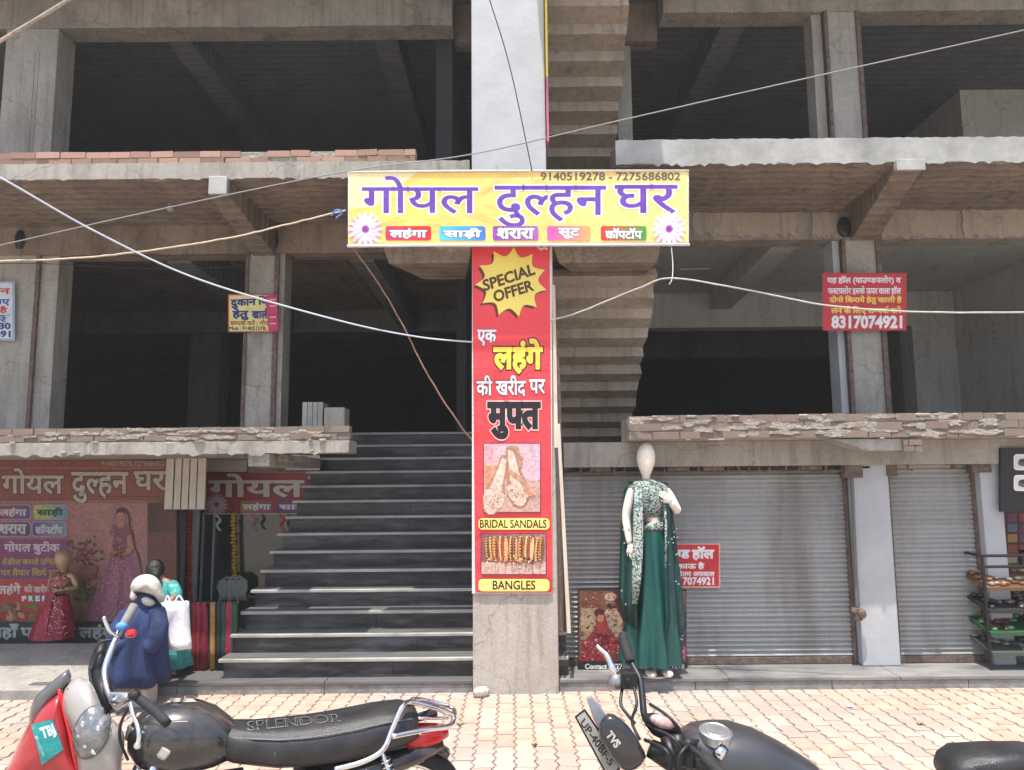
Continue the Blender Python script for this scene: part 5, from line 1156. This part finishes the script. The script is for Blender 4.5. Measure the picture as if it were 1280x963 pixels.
# ================================================================== MOTORCYCLES
def rig(ox, oy, deg):
    return Matrix.Translation((ox, oy, 0)) @ Matrix.Rotation(R(deg), 4, 'Z')
def sect(x, z0, z1, hw, n=20, pw=2.6, y=0):
    """cross-section across the bike at station x"""
    cz, hz = (z0+z1)/2, (z1-z0)/2; out = []
    for i in range(n):
        t = 2*math.pi*i/n; a, b_ = math.cos(t), math.sin(t)
        out.append(Vector((x, y + hw*math.copysign(abs(a)**(2/pw), a), cz + hz*math.copysign(abs(b_)**(2/pw), b_))))
    return out
def bx_(T, *a): mb = MB(); mb.T = T; return mb
def running_gear(root, T, TF, fx=.66, rx=-.62, alloy=False):
    def new(t=T): m = MB(); m.T = t; return m
    for nm, t, cx in (('front_wheel', TF, fx), ('rear_wheel', T, rx)):
        w_ = new(t).torus((cx,0,.31), .265, .045, (0,1,0), 40, 10).build(nm, RUBBER, root, smooth=True)
        m = new(t); m.torus((cx,0,.31), .225, .016, (0,1,0), 36, 8); m.build('rim', CHROME if not alloy else BLACKM, w_, smooth=True)
        m = new(t); m.tube([(cx,-.06,.31),(cx,.06,.31)], .05, 14); m.build('hub', ENG, w_)
        m = new(t)
        for k in range(6 if alloy else 20):
            a = 2*math.pi*k/(6 if alloy else 20); m.tube([(cx+.04*math.cos(a),.02*(-1)**k,.31+.04*math.sin(a)),(cx+.22*math.cos(a),0,.31+.22*math.sin(a))], .014 if alloy else .0025, 5)
        o = m.build('spokes', BLACKM if alloy else CHROME, w_); o['kind'] = 'stuff'
        m = new(t); rr = []
        for k in range(13):
            a = R(20+k*(130/12)) if nm == 'front_wheel' else R(10+k*(120/12)); c = Vector((cx+.34*math.cos(a), 0, .31+.34*math.sin(a)))
            rr.append([c+Vector((math.cos(a)*dz,yy,math.sin(a)*dz)) for yy, dz in ((-.06,-.03),(-.05,.0),(0,.012),(.05,0),(.06,-.03))])
        m.loft(rr, False, False); m.build('mudguard', GLOSSB, root, smooth=True, solid=.004)
    for s_ in (-1, 1):
        new(TF).tube([(fx,.09*s_,.31),(fx-.10,.09*s_,.60),(fx-.17,.09*s_,.80)], [.024,.022,.018], 10).build('fork_leg', CHROME, root, smooth=True)
        new().tube([(rx,.10*s_,.31),(-.12,.08*s_,.33)], .018, 8).build('swingarm', BLACKM, root)
        m = new(); m.tube([(rx+.03,.13*s_,.36),(rx+.14,.13*s_,.66)], .012, 8)
        for k in range(9): m.torus((rx+.05+k*.009,.13*s_,.42+k*.024), .026, .005, (.35,0,.94), 14, 5)
        m.build('shock_absorber', CHROME, root, smooth=True)
        new().tube([(.10,.07*s_,.3),(.34,.09*s_,.34),(.47,.05*s_,.72)], .016, 8).build('frame_tube', BLACKM, root)
    m = new(); m.box(-.05,.30,-.10,.10,.24,.42)
    for k in range(7): m.box(.12,.30,-.085,.085,.44+k*.024,.452+k*.024)
    m.tube([(-.0,-.14,.33),(-.0,.14,.33)], .10, 20); m.tube([(.2,-.12,.31),(.2,.12,.31)], .075, 20); m.build('engine', ENG, root, bevel=.006)
    m = new(); m.tube(smoothpath([(.30,-.06,.46),(.40,-.08,.38),(.30,-.12,.24),(0,-.15,.24),(-.3,-.16,.28)]), .02, 10); m.tube([(-.28,-.16,.28),(-.75,-.17,.36)], [.03,.045], 14); m.build('exhaust', CHROME, root, smooth=True)
    new().tube([(.47,0,.72),(.16,0,.70),(-.3,0,.68),(-.78,0,.76)], .022, 8).build('frame_tube', BLACKM, root)
    m = new(); m.tube([(.05,.12,.26),(-.05,.2,.08),(-.08,.22,.0)], .01, 6); m.build('side_stand', BLACKM, root)
    m = new(); m.tube([(.02,.10,.24),(.05,.26,.25)], .014, 8); m.tube([(.02,-.10,.24),(.05,-.26,.25)], .014, 8); o = m.build('foot_peg', RUBBER, root)
# ---- bike 1: silver/red cowl, long black seat, chrome rail -----------------------
o1 = (-1.12, 3.68); T = rig(*o1, 201); TF = T @ Matrix.Translation((.45,0,0)) @ Matrix.Rotation(R(18), 4, 'Z') @ Matrix.Translation((-.45,0,0))
V1 = thing('motorcycle', 'black commuter motorcycle with silver and red front cowl and long ribbed seat at lower left', 'motorcycle', (o1[0], o1[1], 0))
V1['label'] = 'black motorcycle with a silver and red front cowl and a chrome rear rack'
running_gear(V1, T, TF)
def new(t): m = MB(); m.T = t; return m
m = new(T); m.loft([sect(x, z0, z1, hw) for x, z0, z1, hw in ((-.67,.70,.785,.06),(-.66,.665,.812,.125),(-.60,.64,.828,.158),(-.48,.62,.826,.172),(-.36,.61,.815,.176),(-.24,.61,.806,.176),(-.14,.61,.803,.174),(-.02,.62,.806,.166),(.08,.64,.812,.145),(.17,.66,.825,.125),(.22,.68,.835,.10),(.245,.72,.825,.06))])
seat = m.build('seat', BVINYL, V1, smooth=True)
m = new(T)
for s_ in (-1, 1): m.tube([(x, s_*hw, z) for x, hw, z in ((-.62,.146,.785),(-.48,.160,.785),(-.36,.165,.775),(-.24,.165,.768),(-.14,.163,.765),(-.02,.155,.768),(.08,.135,.778),(.15,.112,.782))], .0035, 6)
m.tube([Vector((.0+.0, .165*math.cos(t), .70+.072*math.sin(t))) for t in [math.pi*k/12 for k in range(13)]], .003, 5); m.build('seat_piping', mat('grey_piping', (.12,.12,.12), .5), seat, smooth=True)
m = new(T); m.loft([sect(x, z0, z1, hw, pw=2.3) for x, z0, z1, hw in ((.15,.70,.80,.06),(.18,.67,.84,.10),(.25,.65,.90,.14),(.33,.64,.935,.158),(.42,.64,.945,.160),(.50,.66,.93,.145),(.56,.69,.90,.11),(.60,.75,.86,.06))], True)
tank = m.build('fuel_tank', GLOSSB, V1, smooth=True)
m = new(T); m.tube([(.41,0,.945),(.41,0,.962)], .032, 20); m.build('fuel_cap', CHROME, tank)
m = new(T)
m.loft([sect(x, z0, z1, hw) for x, z0, z1, hw in ((-.10,.48,.58,.10),(-.16,.44,.60,.12),(-.40,.48,.61,.13),(-.66,.54,.64,.11),(-.80,.58,.64,.07))]); m.build('side_panel', GLOSSB, V1, smooth=True)
m = new(T); m.loft([sect(x, z0, z1, hw) for x, z0, z1, hw in ((-.62,.60,.70,.08),(-.70,.60,.71,.09),(-.78,.62,.70,.08),(-.83,.64,.69,.05))]); m.build('tail_lamp', REDL, V1, smooth=True)
def wp(px, py, Y): return P(px, py, Y)
# chrome grab rail and rack
near = [(418,962,3.52),(452,953,3.56),(478,938,3.6),(490,912,3.66),(502,885,3.72),(512,878,3.78),(540,884,3.84),(560,891,3.9),(567,897,3.92),(561,908,3.86),(530,913,3.74),(490,921,3.64)]
far = [(512,878,3.86),(520,874,4.0),(545,879,4.06),(566,886,4.06),(568,896,3.98)]
m = MB(); m.tube(smoothpath([wp(*q) for q in near]), .0125, 10); m.build('grab_rail', CHROME, V1, smooth=True)
m = MB(); m.tube(smoothpath([wp(*q) for q in far]), .0115, 10); m.build('grab_rail', CHROME, V1, smooth=True)
for a, b_ in (((516,880,3.86),(562,884,4.05)),((508,898,3.84),(560,898,3.97)),((470,941,3.79),(556,907,3.94)),((530,884,3.88),(536,877,4.04))):
    m = MB(); m.tube([wp(*a), wp(*b_)], .008, 8); m.build('rack_bar', CHROME, V1, smooth=True)
# cowl: three shells pressed out of their side outlines
YC = 3.36
shell = [(97,846),(112,852),(122,870),(131,890),(150,908),(156,925),(152,955),(148,992),(104,996),(93,955),(85,915),(75,885),(80,858)]
cowl = inflate(shell, YC, ((.04,-.105),(.45,-.095),(.72,-.075),(.9,-.04),(1,.02),(.97,.12),(.8,.26),(.3,.3)), (114,915)).build('cowl', SILVERP, V1, smooth=True)
redo = [(76,862),(80,885),(88,915),(94,950),(103,996),(-2,996),(12,955),(30,915),(52,882)]
redp = inflate(redo, YC+.0, ((.04,-.075),(.5,-.07),(.78,-.055),(.93,-.02),(1,.03),(.95,.14),(.7,.26),(.2,.3)), (56,935)).build('cowl_panel', REDP, V1, smooth=True)
inflate([(86,836),(89,850),(74,866),(56,884),(40,904),(36,896),(42,876),(60,856)], YC+.03, ((.2,-.05),(.8,-.045),(1,-.01),(.95,.2),(.2,.24)), (62,868)).build('visor', mat('smoked_visor', (.10,.10,.10), .2, coat=.5), V1, smooth=True)
m = MB(); m.tube(smoothpath([P(74,862,YC-.01), P(79,885,YC-.03), P(87,915,YC-.045), P(94,950,YC-.045), P(103,990,YC-.03)]), .009, 8); m.tube(smoothpath([P(36,915,YC-.02), P(44,940,YC-.05), P(56,985,YC-.05)]), .009, 8); m.build('cowl_stripe', REDL, V1, smooth=True)
m = MB(); m.ell(P(86,863,YC-.035), .009,.006,.009,8,5); m.ell(P(147,915,YC-.02), .009,.006,.009,8,5); m.build('screw', BLACKM, V1)
def bvh_of(o):
    me = o.data; Mw = Vector(BASE.get(o.name, (0,0,0))); return BVHTree.FromPolygons([v.co + Mw for v in me.vertices], [tuple(p.vertices) for p in me.polygons])
def on_surface(o):
    t = bvh_of(o)
    def fn(x, y, off):
        d = ray(x, y).normalized(); h, n, i, _ = t.ray_cast(CAMV, d)
        if h is None: h, n, i, _ = t.find_nearest(CAMV + d*3.5)
        if n.dot(d) > 0: n = -n
        return h + n*(off+.0005) - d*.001
    return fn
def grid(p, q, col, n=8):
    """patch that follows the surface"""
    p.o += p.step; o = len(p.v)
    for j in range(n+1):
        for i in range(n+1):
            u, v = i/n, j/n; a = [q[0][k]+(q[1][k]-q[0][k])*u for k in (0,1)]; b_ = [q[3][k]+(q[2][k]-q[3][k])*u for k in (0,1)]
            p.v.append(p.pt(a[0]+(b_[0]-a[0])*v, a[1]+(b_[1]-a[1])*v))
    for j in range(n):
        for i in range(n): k = o+j*(n+1)+i; p.f.append((k,k+1,k+n+2,k+n+1)); p.c.append([col]*4)
p = Print(0, .002, .0012, on_surface(redp)); sq = [(40,906),(66,899),(79,937),(53,956)]
grid(p, sq, H('1F8C8C')); p.text('TBJ', 0,0,0,0, (.6,.75,.75), .05, quad=[(51,911),(66,905),(71,920),(56,927)])
p.text('TRUST', 0,0,0,0, (.45,.65,.65), .01, quad=[(45,920),(48,919),(58,944),(54,946)]); p.build('sticker', V1, FLEX)
p = Print(0, .001, .0006, on_surface(seat))
p.text('SPLENDOR', 0,0,0,0, (.22,.22,.22), .008, outline=(.22,.22,.22), ow=.01, quad=[(309,903),(424,893),(426,902),(310,914)])
p.text('SPLENDOR', 0,0,0,0, (.02,.021,.022), -.0, quad=[(309.6,903.6),(423.6,893.6),(425.6,901.6),(310.4,913.4)]); p.build('seat_lettering', seat, FLEX)
p = Print(0, .001, .0006, on_surface(tank)); grid(p, [(196,872),(240,873),(246,878),(205,879)], (.35,.33,.31), 6); p.build('tank_stripe', tank, FLEX)
# headlamp set into the camera-side of the cowl
fn = on_surface(cowl); m = MB(); rr = []
for k, (s_, off) in enumerate(((1.08,-.004),(1.0,.008),(.9,.012),(.6,.022),(.3,.028),(.05,.03))):
    rr.append([fn(115 + 21*s_*math.cos(t) - 7*s_*math.sin(t), 915 + 32*s_*math.sin(t), off) for t in [2*math.pi*k2/28 for k2 in range(28)]])
m.loft(rr); m.build('headlamp', LENS, V1, smooth=True)
m = MB()
for u, v, s_ in ((108,905,.012),(122,912,.014),(112,928,.012),(120,938,.009),(104,918,.008)): m.ell(fn(u, v, .02), s_*1.6, .006, s_, 8, 5, Matrix.Rotation(u, 3, 'Y'))
m.build('reflector_facets', CHROME, V1, smooth=True)
m = MB(); m.tube([fn(115 + 23*math.cos(t) - 7.5*math.sin(t), 915 + 34*math.sin(t), .001) for t in [2*math.pi*k2/32 for k2 in range(33)]], .0035, 8); m.build('headlamp_rim', mat('grey_plastic', (.2,.2,.2), .5), V1, smooth=True)
# handlebar
for nm, pts, r, m_, n in (
    ('handlebar', [(146,884,3.42),(134,862,3.5),(131,838,3.55),(139,812,3.6),(149,790,3.66),(156,776,3.7)], .0145, CHROME, 12),
    ('handlebar', [(146,884,3.42),(158,876,3.34),(172,872,3.26)], .0145, CHROME, 12),
    ('grip', [(154,782,3.68),(162,768,3.71),(168,757,3.74)], .021, mat('worn_grey_grip', (.22,.215,.2), .8, var=.3, scale=30), 12),
    ('grip', [(170,871,3.26),(190,886,3.2),(209,904,3.14)], .019, RUBBER, 12),
    ('brake_lever', [(146,796,3.6),(138,790,3.58),(133,780,3.57),(130,771,3.57)], .009, CHROME, 8),
    ('clutch_lever', [(163,878,3.2),(166,892,3.16),(172,907,3.12),(174,920,3.1),(172,931,3.1)], .009, CHROME, 8),
    ('brake_cable', [(140,800,3.62),(122,806,3.6),(112,836,3.55),(118,868,3.5)], .006, BLACKM, 6),
    ('clutch_cable', [(164,880,3.2),(152,902,3.2),(150,925,3.25),(160,950,3.3)], .006, BLACKM, 6)):
    m = MB(); m.tube(smoothpath([wp(*q) for q in pts]), r, n); m.build(nm, m_, V1, smooth=True)
m = MB(); m.ell(wp(172,932,3.1), .015, .015, .015, 10, 7); m.build('lever_knob', CHROME, V1, smooth=True)
for px, py, Yd, c_, nm in ((152,783,3.64,BLUET,'switch'),(164,792,3.64,REDL,'kill_switch'),(168,869,3.24,BLACKM,'switch')):
    m = MB(); m.ell(wp(px,py,Yd), .026, .026, .02, 10, 7); m.build(nm, c_, V1)
m = MB(); m.tube([wp(120,850,3.58), wp(128,800,3.66)], [.03,.02], 10); m.tube([wp(138,888,3.5), wp(122,842,3.6)], [.028,.036], 14); m.build('instrument_pod', BLACKM, V1, smooth=True)
m = MB(); m.box(*(lambda q: (q.x-.04,q.x+.04,q.y-.03,q.y+.03,q.z-.02,q.z+.03))(wp(152,872,3.4))); m.build('bar_clamp', CHROME, V1, bevel=.006)
m = MB(); m.hexa([wp(160,905,3.42),wp(215,940,3.36),wp(205,952,3.36),wp(155,925,3.42)], [wp(160,905,3.5),wp(215,940,3.44),wp(205,952,3.44),wp(155,925,3.5)]); m.build('tank_shroud', SILVERP, V1, bevel=.01)
# ---- bike 2: black, number plate, at lower right ---------------------------------------
o2 = (1.19, 3.1); T = rig(*o2, 180); TF = T @ Matrix.Translation((.45,0,0)) @ Matrix.Rotation(R(14), 4, 'Z') @ Matrix.Translation((-.45,0,0))
V2 = thing('motorcycle', 'black naked motorcycle with slanted front number plate and chrome fuel cap at lower right', 'motorcycle', (o2[0], o2[1], 0))
V2['label'] = 'black motorcycle with a slanted front number plate and round chrome fuel cap'
running_gear(V2, T, TF, .64, -.66, True)
def tk(px, py): q = P(px, py, 3.1); return T.inverted() @ q
m = MB()
rows = [(846,925,963,.06),(852,914,970,.10),(868,906,980,.135),(890,903.5,985,.155),(915,904,985,.16),(945,913,985,.15),(975,928,988,.125),(1000,943,990,.10),(1018,955,992,.075),(1028,966,990,.04)]
rr = []
for px, ya, yb, hw in rows:
    a, b_ = P(px,ya,3.1), P(px,yb,3.1); rr.append([Vector((a.x, 3.1 + q.y, q.z)) for q in sect(0, b_.z, a.z, hw, 22, 2.25)])
m.loft(rr); tank2 = m.build('fuel_tank', mat('satin_black_tank', (.03,.031,.034), .3, coat=.35, scale=3, col2=(.05,.05,.055)), V2, smooth=True)
c = P(893,914,3.04); c.z = P(893,904,3.1).z-.006
m = MB(); m.loft([[c + Vector((math.cos(t)*r, math.sin(t)*r - .02, dz - math.cos(t)*r*.05 + math.sin(t)*r*.2)) for t in [2*math.pi*k/30 for k in range(30)]] for r, dz in ((.062,-.03),(.062,.002),(.055,.006),(.052,.003),(.042,.003),(.038,.007),(.012,.008))]); m.build('fuel_cap', mat('brushed_aluminium', (.42,.42,.43), .35, .7, scale=20, col2=(.3,.3,.3)), tank2)
m = new(T); m.loft([sect(x, z0, z1, hw) for x, z0, z1, hw in ((.08,.62,.70,.06),(.03,.60,.71,.10),(-.15,.58,.69,.13),(-.38,.58,.69,.14),(-.48,.60,.71,.12))]); m.build('seat', BVINYL, V2, smooth=True)
m = new(T); m.loft([sect(x, z0, z1, hw) for x, z0, z1, hw in ((-.46,.76,.815,.06),(-.49,.74,.84,.10),(-.54,.77,.862,.115),(-.66,.785,.868,.11),(-.80,.80,.872,.085),(-.85,.82,.86,.04))]); m.build('pillion_seat', BVINYL, V2, smooth=True)
m = new(T); m.loft([sect(x, z0, z1, hw) for x, z0, z1, hw in ((.0,.58,.70,.11),(-.3,.60,.73,.12),(-.7,.70,.78,.11),(-.95,.80,.84,.05))]); m.build('side_panel', GLOSSB, V2, smooth=True)
m = new(T); m.loft([sect(x, .78, .83, hw) for x, hw in ((-.88,.06),(-.93,.07),(-.97,.05))]); m.build('tail_lamp', REDL, V2, smooth=True)
# headlamp cowl
Y2 = 3.05
out = [(747,905),(754,893),(764,889),(786,905),(803,932),(810,948),(804,958),(790,968),(776,966),(760,944),(748,922)]
m = MB(); ctr = (778,930)
m.loft([[P(ctr[0]+(x-ctr[0])*s_, ctr[1]+(y-ctr[1])*s_, Y2+d) for x, y in out] for s_, d in ((.2,-.135),(.86,-.13),(.95,-.11),(1,-.06),(1,.06),(.85,.12),(.2,.14))]); cw = m.build('headlamp_cowl', GLOSSB, V2, smooth=True, sub=1)
p = Print(Y2-.137, .003); p.text('TVS', 0,0,0,0, (.45,.45,.45), .05, quad=[(764,913),(776,929),(769,935),(757,919)]); p.build('badge', V2, FLEX)
m = MB(); m.prism([P(x,y,Y2-.02) for x, y in ((733,873),(739,871),(752,886),(764,905),(750,914),(742,900))], (0,.02,0)); m.build('fly_screen', mat('grey_fly_screen', (.25,.26,.29), .2, coat=.5), V2, bevel=.003)
def plateP(x, y, d=0): return P(x, y, 3.0 + (x-750)*.0012 + d)
m = MB(); cr = [(718,896),(731,886),(780,956),(762,978)]
m.hexa([plateP(*q) for q in reversed(cr)], [plateP(*q, .02) for q in reversed(cr)]); pl_ = m.build('number_plate', BLACKM, V2, bevel=.003)
p = Print(3.0, .001, .0006, lambda x, y, off: plateP(x, y, -off)); p.poly([(721,897),(730.5,889.5),(776,956),(762,973)], H('A8A8A2'))
p.text('UP-40BF-5', 0,0,0,0, (.03,.03,.03), .02, quad=[(731,898),(768,952),(762,958.5),(725,904.5)]); p.build('plate_lettering', pl_)
for nm, pts, r, m_, n in (
    ('handlebar', [(818,915,3.1),(806,896,3.12),(803,872,3.16),(800,850,3.2),(792,834,3.24),(786,822,3.27)], .0135, BLACKM, 12),
    ('grip', [(788,828,3.25),(783,812,3.29),(778,797,3.33)], .0215, RUBBER, 14),
    ('handlebar', [(818,915,3.1),(840,925,3.0),(862,935,2.9),(885,952,2.82)], .0135, BLACKM, 12),
    ('grip', [(880,947,2.84),(905,972,2.76)], .0215, RUBBER, 14),
    ('brake_lever', [(770,846,3.2),(765,834,3.2),(759,820,3.22),(750,811,3.24),(746,807,3.25)], [.016]*7+[.012]*7+[.009]*7+[.008]*3+[.007], CHROME, 8),
    ('brake_hose', [(778,860,3.2),(776,880,3.15),(784,893,3.12),(794,905,3.1)], .0065, BLACKM, 6),
    ('clutch_cable', [(792,858,3.18),(796,880,3.12),(790,902,3.1),(800,925,3.06)], .006, BLACKM, 6),
    ('throttle_cable', [(812,880,3.1),(838,898,3.02),(852,920,3.0),(846,945,3.0)], .006, BLACKM, 6)):
    q = smoothpath([wp(*q) for q in pts], 6); m = MB(); m.tube(q, (r if not isinstance(r, list) else [r[min(i, len(r)-1)] for i in range(len(q))]), n); m.build(nm, m_, V2, smooth=True)
m = MB(); m.ell(wp(779,796,3.335), .022, .022, .022, 12, 8); m.build('bar_end', RUBBER, V2, smooth=True)
m = MB(); q = wp(770,852,3.2); m.ell(q, .03, .03, .035, 12, 8); m.build('lever_perch', mat('grey_cast_metal', (.3,.3,.31), .35, .6), V2, smooth=True)
m = MB(); q = wp(786,850,3.2); m.box(q.x-.035,q.x+.03,q.y-.03,q.y+.03,q.z-.03,q.z+.035); m.box(q.x-.02,q.x+.0,q.y-.04,q.y-.03,q.z-.01,q.z+.015); m.build('switch_box', BLACKM, V2, bevel=.008)
m = MB(); q = wp(800,872,3.14); m.ell(wp(828,905,3.06), .075, .06, .03, 16, 8, Matrix.Rotation(.35,3,'Y')); m.build('instrument_pod', BLACKM, V2, smooth=True)
m = MB(); m.ell(wp(828,903,3.03), .05, .035, .026, 16, 8, Matrix.Rotation(.35,3,'Y')); m.build('instrument_glass', mat('reddish_glass', (.35,.16,.14), .1, coat=.6, scale=30, col2=(.5,.45,.42)), V2, smooth=True)
m = MB()
for a, b_, r in (((846,918,2.98),(850,950,2.96),.026),((862,924,2.98),(858,960,2.94),.03),((832,922,3.0),(846,960,2.94),.022),((868,938,2.96),(880,968,2.93),.024)):
    m.tube([wp(*a), wp(*[(x+y)/2 for x, y in zip(a, b_)]), wp(*b_)], [r, r*1.15, r*.8], 12)
m.build('fork_clamp', BLACKM, V2, smooth=True)
for pts in ([(818,912,3.0),(840,922,2.92),(852,940,2.9),(846,966,2.9)],[(806,925,2.98),(830,936,2.9),(838,952,2.88),(832,972,2.9)],[(872,926,2.95),(858,934,2.88),(848,950,2.86),(856,972,2.88)]):
    m = MB(); m.tube(smoothpath([wp(*q) for q in pts]), .007, 8); m.build('control_cable', BLACKM, V2, smooth=True)
m = MB(); m.tube([wp(905,935,2.9), wp(896,946,2.88)], .02, 14); m.build('key_barrel', CHROME, V2, smooth=True)
m = MB(); m.tube([wp(812,935,3.08), wp(850,955,3.06)], [.035,.05], 12); m.build('steering_head', BLACKM, V2, smooth=True)

# ================================================================== HAZE (added volume standing in for faint lens glare)
hz = bpy.data.materials.new('glare_veil'); hz.use_nodes = True; n = hz.node_tree.nodes; n.remove(n['Principled BSDF'])
pvn = n.new('ShaderNodeVolumePrincipled'); pvn.inputs['Color'].default_value = (.97, .96, .94, 1); pvn.inputs['Density'].default_value = .0026; pvn.inputs['Anisotropy'].default_value = .2
hz.node_tree.links.new(pvn.outputs[0], n['Material Output'].inputs['Volume'])
ho = MB().box(-61, 61, -61, 61, -1.1, 9.6).build('haze', hz); ho['kind'] = 'stuff'; ho['label'] = 'faint added haze volume standing in for lens glare'; ho['category'] = 'haze'
